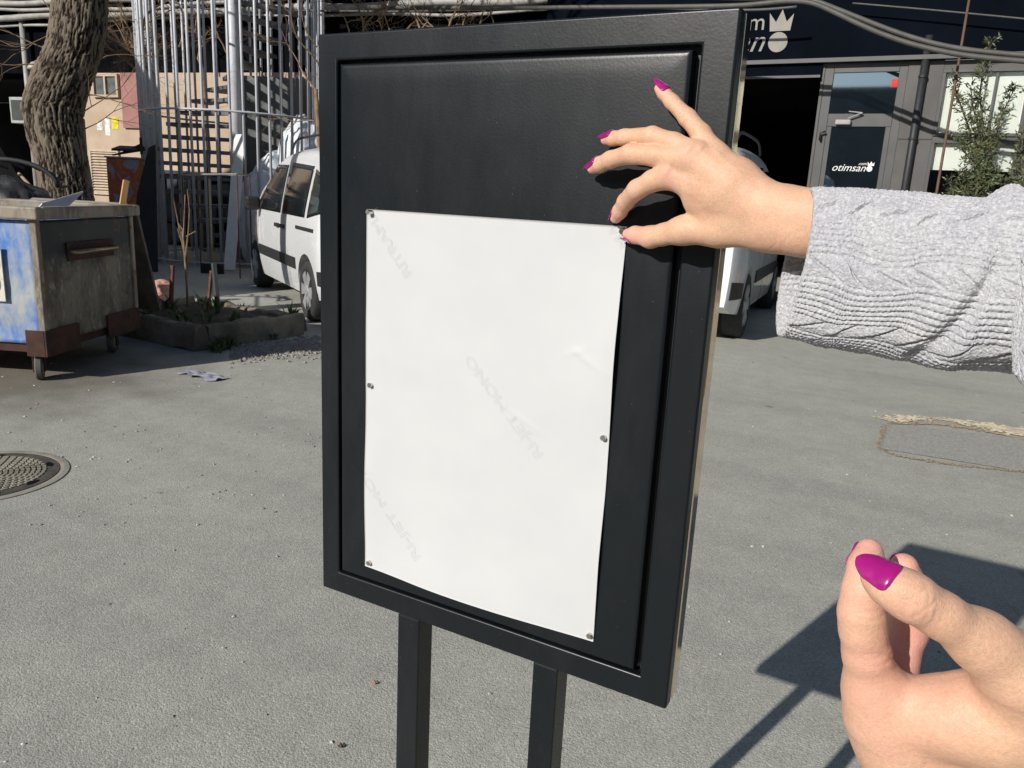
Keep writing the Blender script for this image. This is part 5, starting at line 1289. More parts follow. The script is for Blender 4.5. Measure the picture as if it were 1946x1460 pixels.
# ================================================================== planter with stakes and weeds
M_CONC = mat('old concrete kerb', (0.25, 0.215, 0.165), rough=0.92, col2=(0.10, 0.085, 0.065), scale=3.5, bump=.8, bscale=40, bdist=.006)
M_SOIL = mat('dark soil', (0.045, 0.035, 0.025), rough=0.98, var=.4, scale=12, bump=1.0, bscale=30, bdist=.02)
K0, K1, K2, K3 = np.array([-5.14, 4.20]), np.array([-6.75, 4.28]), np.array([-6.62, 5.45]), np.array([-5.06, 5.34])
plt_ = thing('planter', 'low rough concrete planter with weeds and stakes in front of the van', 'planter', ((K0[0] + K2[0]) / 2, (K0[1] + K2[1]) / 2, 0))
def rough_bar(name, p, q, h, t, m, parent, seed):
    p, q = np.asarray(p, float), np.asarray(q, float); L_ = np.linalg.norm(q - p); d = (q - p) / L_; nn = np.array([-d[1], d[0]])
    n = max(8, int(L_ / .05)); prof = [(-t / 2, 0), (-t / 2, h * .5), (-t / 2 + .012, h * .93), (-t / 4, h), (t / 4, h), (t / 2 - .012, h * .93), (t / 2, h * .5), (t / 2, 0)]
    V = []; k = len(prof)
    for i in range(n + 1):
        for a, z in prof:
            c = p + d * (L_ * i / n) + nn * a; V.append((c[0], c[1], z))
    V = np.array(V); V += (np.stack([fbm(V * 7 + 3 * j, seed + j, 3) for j in range(3)], 1) - .5) * np.array([.06, .06, .07]); V[:, 2] = np.maximum(V[:, 2], 0)
    F = [(i * k + j, i * k + j + 1, (i + 1) * k + j + 1, (i + 1) * k + j) for i in range(n) for j in range(k - 1)] + [tuple(range(k)), tuple(n * k + j for j in range(k - 1, -1, -1))]
    return MB().add(V, F).build(name, m, parent)
for i, (a, b) in enumerate(((K0, K1), (K0, K3), (K3, K2), (K1, K2))):
    d = nrm(b - a); rough_bar('kerb_stone', a + d * (.071 if i in (1, 2) else -.06) , b - d * .071 * (1 if i in (0, 1, 2) else 1), (.20, .19, .15, .17)[i], .13, M_CONC, plt_, i + 2)
nS = 24
us, vs = np.meshgrid(np.linspace(.03, .97, nS), np.linspace(.03, .97, nS), indexing='ij')
Q = (K0[None, None] * ((1 - us) * (1 - vs))[..., None] + K1[None, None] * (us * (1 - vs))[..., None] + K2[None, None] * (us * vs)[..., None] + K3[None, None] * ((1 - us) * vs)[..., None])
Zs = .09 + .07 * (fbm(np.stack([Q[..., 0].ravel() * 5, Q[..., 1].ravel() * 5, 0 * Q[..., 0].ravel()], 1), 4, 3)).reshape(us.shape)
np_mesh('soil', np.concatenate([Q, Zs[..., None]], -1).reshape(-1, 3), grid_faces(nS, nS), M_SOIL, plt_)
M_WEED = mat('weed leaves', (0.055, 0.085, 0.025), rough=0.7, col2=(0.10, 0.12, 0.04), scale=12)
def tuft(mb, c, n, h, rnd_, wid=.010, spread=.6):
    for _ in range(n):
        a = rnd_.uniform(0, 2 * math.pi); l = h * rnd_.uniform(.5, 1.1); s_ = rnd_.uniform(.1, spread)
        d = np.array([math.cos(a) * s_, math.sin(a) * s_, 1.0]); p = np.asarray(c, float) + np.array([math.cos(a), math.sin(a), 0]) * rnd_.uniform(0, .05)
        sd = np.array([-math.sin(a), math.cos(a), 0]) * wid * rnd_.uniform(.6, 1.4)
        q1 = p + d * l * .55; q2 = p + d * l + np.array([math.cos(a), math.sin(a), -.4]) * l * .3
        mb.add([p - sd * .5, p + sd * .5, q1 + sd, q1 - sd, q2], [(0, 1, 2, 3), (3, 2, 4)])
wr = random.Random(9); wm = MB()
for _ in range(26):
    u, v = wr.random(), wr.random(); p = K0 * (1 - u) * (1 - v) + K1 * u * (1 - v) + K2 * u * v + K3 * (1 - u) * v
    tuft(wm, (p[0], p[1], .14), 9, wr.uniform(.06, .17), wr)
for (x, y) in ((405, 660), (395, 655), (420, 668), (388, 650), (515, 625), (535, 615), (500, 632), (525, 640), (470, 600), (545, 625), (410, 640)):
    p = on_ground(x, y)
    for _ in range(5): tuft(wm, (p[0] + wr.gauss(0, .06), p[1] + wr.gauss(0, .08), 0), 14, wr.uniform(.06, .16), wr)
tag(wm.build('weeds', M_WEED), 'low green weeds growing in and around the planter', 'weeds', kind='stuff')
# stakes
M_STK = mat('dark green stake', (0.030, 0.045, 0.040), rough=.6); M_REB = mat('rusty stake', (0.13, 0.05, 0.03), rough=.85, var=.3, scale=20)
for i, (xb, yb, xt, yt, dp, r, m, lab) in enumerate(((324, 597, 328, 505, 7.3, .022, M_REB, 'short rusty stake at the left of the planter'), (394, 603, 402, 515, 7.35, .020, M_REB, 'short rusty stake beside the green one in the planter'), (416, 602, 406, 500, 7.3, .024, M_STK, 'dark green stake leaning at the right end of the planter'))):
    t_ = at_depth(xt, yt, dp); b_ = at_depth(xb, yb, dp)
    tag(MB().tube([b_ + (b_ - t_) * .2, t_], r, 6).build('stake', m), lab, 'stake', 'stakes in the planter')
sp_ = at_depth(358, 600, 7.5)
sap = thing('sapling', 'thin bare sapling standing among the planter stakes', 'sapling', (sp_[0], sp_[1], .1))
sm = MB(); P_ = [at_depth(x, y, 7.5) for x, y in ((358, 610), (355, 540), (352, 500), (350, 470), (346, 440))]
sm.tube(P_, [.012, .011, .010, .009, .008], 6); sm.build('trunk', M_TWIG, sap, smooth=True)
sm = MB()
for pts in (((350, 480), (340, 430), (330, 380), (324, 330)), ((348, 460), (350, 420), (352, 370)), ((352, 490), (358, 440), (360, 400), (356, 360)), ((350, 470), (342, 450), (338, 435)), ((349, 440), (341, 428), (337, 420)), ((354, 450), (362, 445), (372, 440))):
    sm.tube([at_depth(x, y, 7.5 - .01 * i) for i, (x, y) in enumerate(pts)], [.008, .006, .005, .003][:len(pts)], 5)
sm.build('crown', M_TWIG, sap)
rk0 = on_ground(312, 588); 
tag(lumpy('brick_rubble', (rk0[0] - .1, rk0[1] + .05, .20), .14, .10, .09, mat('pink broken brick', (0.50, 0.28, 0.22), rough=.9, var=.2, scale=12), 15, None, .3, 2.0), 'broken pink brick lying at the left end of the planter', 'brick')
# gravel heap right of the planter
gr_ = random.Random(3); gm_ = MB()
for _ in range(1500):
    u = gr_.random(); px = 440 + 170 * u; py = 668 + gr_.gauss(0, 1) * 9 - 10 * u
    c = on_ground(px, py); r = gr_.uniform(.008, .022)
    ang = gr_.uniform(0, 3.14); ca, sa = math.cos(ang), math.sin(ang)
    v = [np.array([x * ca - y * sa, x * sa + y * ca, z]) * r * gr_.uniform(.8, 1.2) + np.array([c[0], c[1], r * .2]) for x, y, z in ((1, 0, 0), (0, 1, 0), (-1, 0, 0), (0, -1, 0), (0, 0, .8), (0, 0, -.5))]
    gm_.add(v, [(0, 1, 4), (1, 2, 4), (2, 3, 4), (3, 0, 4), (1, 0, 5), (2, 1, 5), (3, 2, 5), (0, 3, 5)])
tag(gm_.build('gravel', mat('grey gravel', (0.26, 0.245, 0.215), rough=.9, var=.35, scale=30)), 'strip of loose grey gravel on the road behind the sign', 'gravel', kind='stuff')
# ================================================================== parked vans
M_WHITE = mat('white car paint', (0.74, 0.75, 0.76), rough=0.28, var=0.02, scale=2, coat=0.6, rvar=.04)
M_CARGL = mat('tinted car glass', (0.012, 0.016, 0.017), rough=0.06, var=0.2, scale=3, spec=0.7, rvar=.03)
M_TRIM = mat('black plastic trim', (0.022, 0.023, 0.025), rough=0.55, var=.15, scale=20)
M_WHEEL = mat('silver wheel cover', (0.50, 0.51, 0.53), rough=0.38, metal=.5, var=.1, scale=10)
M_TYRE2 = mat('car tyre', (0.030, 0.030, 0.031), rough=0.85, var=.2, scale=20)
M_WELL = mat('wheel well', (0.010, 0.010, 0.011), rough=.95)
WB = 2.70
TOP = [(-.74, .62), (-.735, .80), (-.72, 1.05), (-.68, 1.40), (-.60, 1.66), (-.46, 1.77), (-.15, 1.815), (.5, 1.835), (1.1, 1.825), (1.5, 1.785), (1.80, 1.70), (2.10, 1.52), (2.45, 1.285), (2.68, 1.13), (2.86, 1.075), (3.15, 1.02), (3.36, .93), (3.47, .80), (3.52, .62)]
BOT = [(-.74, .36), (-.60, .29), (-.3, .26), (2.9, .22), (3.3, .24), (3.52, .34)]
def zt(x): return float(np.interp(x, [p[0] for p in TOP], [p[1] for p in TOP]))
def zb(x): return float(np.interp(x, [p[0] for p in BOT], [p[1] for p in BOT]))
def half(x, z):
    w = .868
    if x > 2.3: w -= .23 * ((x - 2.3) / 1.22) ** 2.6
    if x < -.35: w -= .10 * ((-.35 - x) / .39) ** 2.2
    t = z
    if t < .45: w -= .05 * ((.45 - t) / .25) ** 1.5
    elif t < 1.0: w += .012 * math.sin((t - .45) / .55 * math.pi)
    else: w -= .175 * ((t - 1.0) / .82) ** 1.25
    top = zt(x); rr = .14 if x < 2.2 else .10
    if t > top - rr:
        k = min(1, (t - (top - rr)) / rr); w = w * (max(0.0, 1 - k ** 2.4)) ** .42 if k < 1 else 0
    return w
def van_body():
    xs = sorted(set(list(np.linspace(-.74, -.4, 18)) + list(np.linspace(-.4, 2.9, 46)) + list(np.linspace(2.9, 3.52, 22)) + [p[0] for p in TOP]))
    V = []; nr = 0
    for x in xs:
        b, t = zb(x), zt(x); rr = .14 if x < 2.2 else .10
        zz = list(np.linspace(b, max(b + .02, t - rr), 16)) + [t - rr + rr * q for q in (.25, .45, .62, .75, .85, .92, .96, .985)]
        zz = sorted(zz)
        ring = [(0, b)] + [(half(x, z), z) for z in zz] + [(0, t)]
        nr = len(ring)
        V += [(x, y, z) for y, z in ring] + [(x, -y, z) for y, z in ring[-2:0:-1]]
    k = nr + nr - 2; n = len(xs)
    F = [(i * k + j, (i + 1) * k + j, (i + 1) * k + (j + 1) % k, i * k + (j + 1) % k) for i in range(n - 1) for j in range(k)]
    F += [tuple(range(k)), tuple((n - 1) * k + j for j in range(k - 1, -1, -1))]
    me = bpy.data.meshes.new('body'); me.from_pydata(V, [], F); me.update()
    bm = bmesh.new(); bm.from_mesh(me); bmesh.ops.remove_doubles(bm, verts=bm.verts, dist=1e-5); bmesh.ops.recalc_face_normals(bm, faces=bm.faces); bm.to_mesh(me); bm.free()
    o = bpy.data.objects.new('body', me); COL.objects.link(o)
    cut = MB()
    for x in (0, WB):
        cut.lathe([(.365, -1.2), (.365, 1.2)], (x, 0, .33), 40, (0, 1, 0))
    cme = bpy.data.meshes.new('cut'); cme.from_pydata(cut.v, [], cut.f); cme.update(); fix_normals(cme)
    co = bpy.data.objects.new('cut', cme); COL.objects.link(co)
    md = o.modifiers.new('arch', 'BOOLEAN'); md.operation = 'DIFFERENCE'; md.object = co; md.solver = 'EXACT'
    dg = bpy.context.evaluated_depsgraph_get(); dg.update()
    res = bpy.data.meshes.new_from_object(o.evaluated_get(dg))
    bpy.data.objects.remove(o); bpy.data.objects.remove(co)
    return res
def strip(poly_lo, poly_hi, n=14, off=.004, side=1, m=10):
    """skin patch on the body side between a lower and an upper (x,z) polyline"""
    V = []; 
    for lay in (0, 1):
        for i in range(n + 1):
            u = i / n
            xl, zl = np.interp(u, np.linspace(0, 1, len(poly_lo)), [p[0] for p in poly_lo]), np.interp(u, np.linspace(0, 1, len(poly_lo)), [p[1] for p in poly_lo])
            xh, zh = np.interp(u, np.linspace(0, 1, len(poly_hi)), [p[0] for p in poly_hi]), np.interp(u, np.linspace(0, 1, len(poly_hi)), [p[1] for p in poly_hi])
            for j in range(m + 1):
                v = j / m; x = xl + (xh - xl) * v; z = zl + (zh - zl) * v
                V.append((x, side * (half(x, z) + (off if lay == 0 else -.03)), z))
    k = m + 1; N = (n + 1) * k
    F = [(i * k + j, (i + 1) * k + j, (i + 1) * k + j + 1, i * k + j + 1) for i in range(n) for j in range(m)]
    F += [tuple(N + q for q in f[::-1]) for f in F]
    ring = [i * k for i in range(n + 1)] + [n * k + j for j in range(1, k)] + [i * k + m for i in range(n - 1, -1, -1)] + [j for j in range(m - 1, 0, -1)]
    F += [(ring[i], ring[(i + 1) % len(ring)], N + ring[(i + 1) % len(ring)], N + ring[i]) for i in range(len(ring))]
    return MB().add(V, F)
def top_patch(x0, x1, wy, off=.006, n=12):
    V = []
    for lay in (0, 1):
        for i in range(n + 1):
            x = x0 + (x1 - x0) * i / n; z = zt(x); sl_ = (zt(x + .01) - zt(x - .01)) / .02; nx_, nz_ = -sl_ / math.hypot(sl_, 1), 1 / math.hypot(sl_, 1)
            for j in range(13):
                y = -wy + 2 * wy * j / 12
                w0 = max(half(x, z - (.14 if x < 2.2 else .10)), .3); kk = min(1, abs(y) / w0)
                rr = .14 if x < 2.2 else .10
                zz = z - rr + rr * (1 - kk ** (1 / .42)) ** (1 / 2.4) if kk < 1 else z - rr
                oo = off if lay == 0 else -.03; V.append((x + nx_ * oo, y, zz + nz_ * oo))
    k = 13; N = (n + 1) * k
    F = [(i * k + j, (i + 1) * k + j, (i + 1) * k + j + 1, i * k + j + 1) for i in range(n) for j in range(12)]
    F += [tuple(N + q for q in f[::-1]) for f in F]
    return MB().add(V, F)
def make_van(label, rear_axle, heading, left_visible=True):
    e = thing('parked_van', label, 'van', (rear_axle[0], rear_axle[1], 0), 'white vans parked along the yard')
    e.rotation_euler = (0, 0, heading)
    def P(mb, name, m, smooth=False, bevel=0, parent=None):
        o = mb.build(name, m, None, smooth, bevel); o.parent = parent or e; return o
    b = bpy.data.objects.new('body', VAN_BODY); COL.objects.link(b); b.parent = e
    for s in (1, -1):
        P(strip([(1.15, 1.06), (2.46, 1.06)], [(1.17, 1.60), (1.74, 1.61), (2.04, 1.39), (2.46, 1.09)], n=24, side=s), 'front_window', M_CARGL, True)
        P(strip([(.08, 1.06), (1.06, 1.06)], [(.06, 1.58), (1.06, 1.63)], side=s), 'side_window', M_CARGL, True)
        P(strip([(-.46, 1.12), (-.02, 1.06)], [(-.42, 1.46), (-.03, 1.55)], side=s), 'rear_window', M_CARGL, True)
        P(strip([(.42, .50), (2.28, .50)], [(.42, .62), (2.28, .62)], off=.016, side=s), 'side_moulding', M_TRIM)
        P(strip([(-.3, .93), (.40, .93)], [(-.3, .965), (.40, .965)], off=.008, side=s), 'slide_rail', M_TRIM)
        for x in (1.105, 2.36):
            P(strip([(x, .40), (x + .008, .40)], [(x, 1.04), (x + .008, 1.04)], off=.0015, side=s, n=1), 'door_seam', M_TRIM)
        for x in (1.17, .90):
            P(strip([(x - .0, .90), (x + .15, .90)], [(x, .94), (x + .15, .94)], off=.028, side=s, n=4, m=3), 'door_handle', M_TRIM)
        y = half(2.28, 1.1)
        mr = P(MB().obox((2.25, s * (y + .10), 1.13), (.055, 0, 0), (0, .085, 0), (0, 0, .085)), 'mirror', M_TRIM, bevel=.03)
        P(MB().tube([(x, s * .645, 1.775 + .115 * (1 - abs((x - .55) / .92) ** 7) + .012 * (1 - ((x - .55) / .92) ** 2)) for x in np.linspace(-.37, 1.47, 34)], .014, 8), 'roof_rail', M_TRIM, True)
        P(strip([(-.655, .93), (-.52, .93)], [(-.60, 1.36), (-.50, 1.36)], off=.006, side=s, n=5), 'tail_lamp', mat('red tail lamp', (0.20, 0.012, 0.012), rough=.15, coat=.5))
        P(strip([(3.05, .72), (3.44, .70)], [(2.98, .92), (3.34, .90)], off=.006, side=s, n=8), 'headlight', mat('clear lamp', (0.45, 0.47, 0.49), rough=.08, spec=.8))
        P(strip([(-.70, .42), (-.42, .42)], [(-.70, .58), (-.42, .56)], off=.006, side=s, n=6), 'bumper_corner', M_TRIM)
        for x in (0, WB):
            c = (x, s * .77, .315)
            t = P(MB().lathe([(.20, -.095), (.285, -.10), (.312, -.075), (.315, 0), (.312, .075), (.285, .10), (.20, .095)], c, 36, (0, s, 0), closed=True), 'wheel', M_TYRE2, True)
            P(MB().lathe([(.06, .07), (.19, .095), (.202, .085), (.202, .0), (.06, .0)], c, 30, (0, s, 0), closed=True), 'rim', M_WELL, True, parent=t)
            sp = MB()
            for k in range(6):
                a = 2 * math.pi * k / 6; u = np.array([math.cos(a), 0, math.sin(a)]); v = np.array([-math.sin(a), 0, math.cos(a)])
                q = [np.array(c) + np.array([0, s * .082, 0]) + u * r_ + v * w_ for r_, w_ in ((.03, -.03), (.195, -.062), (.203, 0), (.195, .062), (.03, .03))]
                sp.add(q + [p + np.array([0, s * .018, 0]) for p in q], [(0, 1, 2, 3, 4), (9, 8, 7, 6, 5)] + [(i, (i + 1) % 5, 5 + (i + 1) % 5, 5 + i) for i in range(5)])
            sp.lathe([(.06, .085), (.055, .108), (.0, .112)], c, 16, (0, s, 0))
            P(sp, 'wheel_cover', M_WHEEL, parent=t)
    P(MB().box(-.70, .7, -.60, .60, .30, .34), 'floor_pan', M_WELL); P(MB().box(.36, WB - .36, -.62, .62, .20, .235), 'chassis', M_WELL)
    P(top_patch(1.86, 2.60, .62), 'windshield', M_CARGL, True)
    # tailgate glass on the rear slope, plate and bumper
    P(top_patch(-.715, -.625, .55, off=.016, n=16), 'rear_glass', M_CARGL, True)
    P(MB().box(-.775, -.70, -.62, .62, .36, .56), 'rear_bumper', M_TRIM, bevel=.025)
    P(MB().box(-.7795, -.7755, -.26, .26, .43, .53), 'number_plate', mat('plate white', (0.62, 0.63, 0.64), rough=.4))
    P(MB().box(3.44, 3.555, -.60, .60, .34, .50), 'front_bumper', M_TRIM, bevel=.025)
    for o in list(e.children):
        if o.name.startswith('wheel') or o.name.startswith('door'): pass
    return e
VAN_BODY = van_body(); VAN_BODY.materials.clear(); VAN_BODY.materials.append(M_WHITE)
VAN_BODY.polygons.foreach_set('use_smooth', [True] * len(VAN_BODY.polygons))
try: VAN_BODY.set_sharp_from_angle(angle=math.radians(38))
except Exception: pass
ra = on_ground(602, 609); fa = on_ground(500, 545)
hd_ = math.atan2(fa[1] - ra[1], fa[0] - ra[0])
ofs = np.array([math.sin(hd_), -math.cos(hd_)]) * .77        # the near wheels touch the measured points (left side faces the camera)
v1 = make_van('white van behind the sign, its left side towards the stair cage', np.array([ra[0], ra[1]]) + np.array([math.sin(hd_), -math.cos(hd_)]) * .77, hd_)
rw = on_ground(1392, 640)
hd2 = math.radians(95)
v2 = make_van('white van parked tail out before the dark garage opening', np.array([rw[0], rw[1]]) - np.array([math.sin(hd2), -math.cos(hd2)]) * .77, hd2)

v1.scale = (1, 1, .95)
v2.scale = (1, 1, 1.07)

# ================================================================== storefront on the right
YF = 11.0
M_FASC = mat('midnight blue metal fascia', (0.004, 0.0055, 0.009), rough=0.6, var=.25, scale=1.3, spec=.0)
M_FRAME = mat('anthracite aluminium', (0.085, 0.084, 0.082), rough=0.45, var=.1, scale=4, spec=.4)
M_FRAME2 = mat('anthracite panel', (0.095, 0.092, 0.088), rough=0.55, var=.12, scale=3, spec=.3)
def glass_material():
    """dark door glass under a strong sky-tinted gloss"""
    m, nt, b = _new('sky-tinted window glass'); L = nt.links.new
    b.inputs['Base Color'].default_value = (0.006, 0.009, 0.010, 1); b.inputs['Roughness'].default_value = 0.04; b.inputs['Specular IOR Level'].default_value = .6
    g_ = node(nt, 'ShaderNodeBsdfGlossy'); g_.inputs['Color'].default_value = (0.58, 0.80, 1.0, 1); g_.inputs['Roughness'].default_value = 0.03  # blue tint stands for the sky mirrored in the panes
    mx = node(nt, 'ShaderNodeMixShader'); mx.inputs[0].default_value = 0.42
    L(b.outputs[0], mx.inputs[1]); L(g_.outputs[0], mx.inputs[2]); L(mx.outputs[0], nt.nodes['Material Output'].inputs[0])
    return m
M_GLASS = glass_material()
M_BLIND = mat('white roller blind', (0.80, 0.79, 0.75), rough=.8, var=.03, scale=3)
shop = thing('storefront_building', 'dark shopfront building with navy fascia, open garage bay and grey glazed door', 'building', (-2, YF, 0))
XW0 = -5.6
def sb_(name, x0, x1, y0, y1, z0, z1, m, parent=None, bevel=0.0):
    return MB().box(x0, x1, y0, y1, z0, z1).build(name, m, parent or shop, bevel=bevel)
sb_('fascia', XW0, 9.0, YF - .12, YF + .3, 3.14, 4.9, M_FASC)
sb_('upper_wall', XW0, 9.0, YF + .05, YF + .6, 4.901, 9.0, M_FASC)
sb_('lintel_rail', XW0, 9.0, YF - .155, YF - .121, 3.085, 3.137, M_FRAME, bevel=.004)
sb_('track', XW0, -1.74, YF - .10, YF + .02, 2.93, 3.08, M_FASC)
sb_('track_edge', XW0, -1.745, YF - .135, YF - .101, 2.915, 2.945, M_FRAME)
# garage interior
sb_('pier', XW0, -5.0, YF - .10, YF + .25, 0, 3.08, M_FASC)
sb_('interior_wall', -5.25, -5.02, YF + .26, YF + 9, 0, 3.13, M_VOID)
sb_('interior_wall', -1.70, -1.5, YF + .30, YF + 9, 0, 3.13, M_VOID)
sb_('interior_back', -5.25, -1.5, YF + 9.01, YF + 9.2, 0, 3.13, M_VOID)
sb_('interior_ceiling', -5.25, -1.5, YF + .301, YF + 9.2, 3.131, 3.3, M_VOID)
sb_('floor_step', -1.74, 9.0, YF - .10, YF + .3, 0, .16, M_CONC)
# door
dr = sb_('door', -1.705, -1.60, YF - .05, YF + .02, .161, 3.03, M_FRAME, bevel=.004)
def dpart(name, x0, x1, z0, z1, m, y0=YF - .05, y1=YF + .02, bevel=.004): return sb_(name, x0, x1, y0, y1, z0, z1, m, dr, bevel)
dpart('stile', -.862, -.770, .161, 3.03, M_FRAME); dpart('top_rail', -1.599, -.863, 2.975, 3.03, M_FRAME); dpart('mid_rail', -1.599, -.863, 2.342, 2.494, M_FRAME)
dpart('inner_stile', -1.599, -1.541, .36, 2.341, M_FRAME, YF - .044, YF + .014); dpart('inner_stile', -.922, -.863, .36, 2.341, M_FRAME, YF - .044, YF + .014); dpart('bottom_rail', -1.599, -.863, .161, .359, M_FRAME)
dpart('pane', -1.5985, -.8635, 2.4945, 2.9745, M_GLASS, YF - .025, YF - .017, 0)
dpart('pane', -1.5405, -.9225, .3595, 2.3415, M_GLASS, YF - .02, YF - .012, 0)
dpart('frame_head', -1.742, -.396, 3.0805, 3.0845, M_FRAME, YF - .06, YF + .05, 0); dpart('head_infill', -1.7045, -.7705, 3.031, 3.08, M_FRAME)
dpart('frame_jamb', -1.742, -1.7055, .161, 3.08, M_FRAME, YF - .06, YF + .05)
cl = MB().box(-1.50, -1.32, YF - .115, YF - .051, 2.36, 2.42).build('door_closer', M_GALV, dr, bevel=.012)
MB().bar((-1.36, YF - .09, 2.435), (-1.20, YF - .10, 2.50), .018, .01).build('arm', M_GALV, cl); MB().bar((-1.20, YF - .10, 2.50), (-1.36, YF - .07, 2.52), .018, .01).build('arm', M_GALV, cl)
hz = MB().tube([(-1.655, YF - .055, 2.18), (-1.655, YF - .10, 2.18), (-1.655, YF - .10, 2.26), (-1.60, YF - .10, 2.28)], .013, 8).build('handle', M_TRIM, dr, smooth=True)
# narrow panels, drainpipe, grey panel
sb_('jamb_panel', -.769, -.585, YF - .06, YF + .05, .161, 3.08, M_FRAME2, bevel=.003)
for z in (2.20,): sb_('panel_seam', -.765, -.40, YF - .0635, YF - .0605, z - .006, z + .006, M_SEAL)
sb_('wall_panel', -.584, -.395, YF - .0595, YF + .05, .161, 3.08, M_FRAME2, bevel=.003)
# windows with blinds
def window(x0, x1, z0, z1, mull, blind_z):
    f = MB(); t = .035
    for a, b, c, d in ((x0 - t, x1 + t, z1, z1 + t), (x0 - t, x1 + t, z0 - t, z0), (x0 - t, x0, z0, z1), (x1, x1 + t, z0, z1)): f.box(a, b, YF - .07, YF + .05, c, d)
    wn_ = f.build('window', M_FRAME, shop, bevel=.003)
    xs = [x0] + ([mull] if mull else []) + [x1]
    for a, b in zip(xs[:-1], xs[1:]):
        MB().box(a + .012, b - .012, YF - .030, YF - .024, z0, z1).build('pane', M_CLEAR, wn_)
    if mull: MB().box(mull - .012, mull + .012, YF - .05, YF + .03, z0, z1).build('mullion', M_FRAME, wn_)
    if blind_z < z1: MB().box(x0, x1, YF + .012, YF + .018, max(z0, blind_z), z1).build('blind', M_BLIND, wn_)
    return wn_
def clear_glass():
    m, nt, b = _new('clear window glass'); L = nt.links.new
    nt.nodes.remove(b)
    tr = node(nt, 'ShaderNodeBsdfTransparent'); tr.inputs[0].default_value = (0.93, 0.95, 0.94, 1)
    gl_ = node(nt, 'ShaderNodeBsdfGlossy'); gl_.inputs['Roughness'].default_value = 0.02
    lw = node(nt, 'ShaderNodeFresnel'); lw.inputs[0].default_value = 1.45
    mx = node(nt, 'ShaderNodeMixShader'); L(lw.outputs[0], mx.inputs[0]); L(tr.outputs[0], mx.inputs[1]); L(gl_.outputs[0], mx.inputs[2])
    L(mx.outputs[0], nt.nodes['Material Output'].inputs[0])
    return m
M_CLEAR = clear_glass()
window(-.36, .465, 2.275, 2.945, .158, 2.27)
window(-.36, .465, .70, 2.16, None, 1.855)
window(.57, 1.40, 2.275, 2.945, .98, 2.27); window(.57, 1.40, .70, 2.16, None, 1.30)
window(1.52, 2.35, 2.275, 2.945, 1.93, 2.27); window(1.52, 2.35, .70, 2.16, None, 1.30)
sb_('window_post', .5005, .5345, YF - .075, YF + .06, .161, 3.08, M_FRAME); sb_('window_post', 1.4355, 1.4845, YF - .075, YF + .06, .161, 3.08, M_FRAME)
sb_('head_panel', -.394, 9.0, YF - .055, YF + .05, 2.981, 3.08, M_FRAME2); sb_('spandrel', -.3945, 2.386, YF - .05, YF + .05, 2.1955, 2.2395, M_FRAME2)
sb_('apron', -.394, 2.386, YF - .055, YF + .05, .161, .6645, M_FRAME2); sb_('end_wall', 2.387, 9.0, YF - .06, YF + .3, .161, 2.98, M_FASC)
sb_('room_back', -1.49, 8.9, YF + 3.0, YF + 3.1, 0, 3.13, mat('office wall', (0.10, 0.10, 0.095), rough=.9)); 
sb_('building_end', 8.9, 9.0, YF + .31, YF + 9, 0, 3.13, M_FASC); sb_('corner_return', XW0, XW0 + .12, YF + .31, YF + 9, 0, 4.9, M_FASC)
# drainpipe in front of the panels
dpipe = thing('black_drainpipe', 'black downpipe between the glazed door and the white blinds', 'pipe', (-.60, YF - .11, 0))
MB().tube([(-.60, YF - .11, 3.35), (-.60, YF - .11, .02)], .042, 14).build('pipe', M_TRIM, dpipe, smooth=True)
for z in (2.9, 2.2, 1.2): MB().lathe([(.043, -.012), (.051, -.012), (.051, .012), (.043, .012)], (-.60, YF - .11, z), 18, closed=True).build('clip', M_TRIM, dpipe)
# lettering on the fascia and on the door
M_LET = mat('grey sign letters', (0.26, 0.245, 0.215), rough=.6, var=.08, scale=6)
M_LETW = mat('white vinyl letters', (0.74, 0.74, 0.72), rough=.6, var=.04)
def put_text(body, x_right, z_base, height, width, y, m, name, parent, shear=0.0, ex=.01):
    me = text_mesh(body, 1.0, shear, extrude=.5)
    n = len(me.vertices); co = np.zeros(n * 3, np.float32); me.vertices.foreach_get('co', co); co = co.reshape(-1, 3)
    w = co[:, 0].max() - co[:, 0].min()
    if width is None: width = w * height * 1.0
    X = x_right - width + (co[:, 0] - co[:, 0].min()) / w * width; Z = z_base + co[:, 1] * height; Y = y - (co[:, 2] + .5) * ex
    me.vertices.foreach_set('co', np.stack([X, Y, Z], 1).astype(np.float32).ravel()); me.update()
    return link_mesh(name, me, m, parent)
def crown_and_disc(x0, x1, z0, z1, cx, cz, r, y, m, ex, tagn):
    w, h_ = x1 - x0, z1 - z0
    poly = [(.08, 0), (.92, 0), (1.0, .78), (.74, .42), (.52, 1.0), (.30, .42), (0, .86)]
    MB().prism([(x0 + a * w, z0 + b * h_) for a, b in poly], (0, y, 0), (1, 0, 0), (0, 0, 1), (0, -ex, 0)).build('sign_crown', m, tagn)
    MB().lathe([(r, 0), (r, ex)], (cx, y, cz), 40, (0, -1, 0)).build('sign_disc', m, tagn)
crown_and_disc(-2.445, -2.150, 3.475, 3.725, -2.306, 3.345, .118, YF - .1215, M_LET, .012, shop)
put_text('.com', -2.50, 3.50, .29, None, YF - .1215, M_LET, 'sign_letters', shop)
put_text('otimsan', -2.46, 3.245, .37, None, YF - .1215, M_LET, 'sign_letters', shop, shear=.35)
yD = YF - .0205
put_text('otimsan', -1.075, 1.812, .125, None, yD, M_LETW, 'door_letters', dr, shear=.35, ex=.002)
put_text('.com', -1.072, 1.888, .052, None, yD, M_LETW, 'door_letters', dr, ex=.002)
crown_and_disc(-1.066, -.985, 1.880, 1.935, -1.036, 1.845, .034, yD, M_LETW, .002, dr)
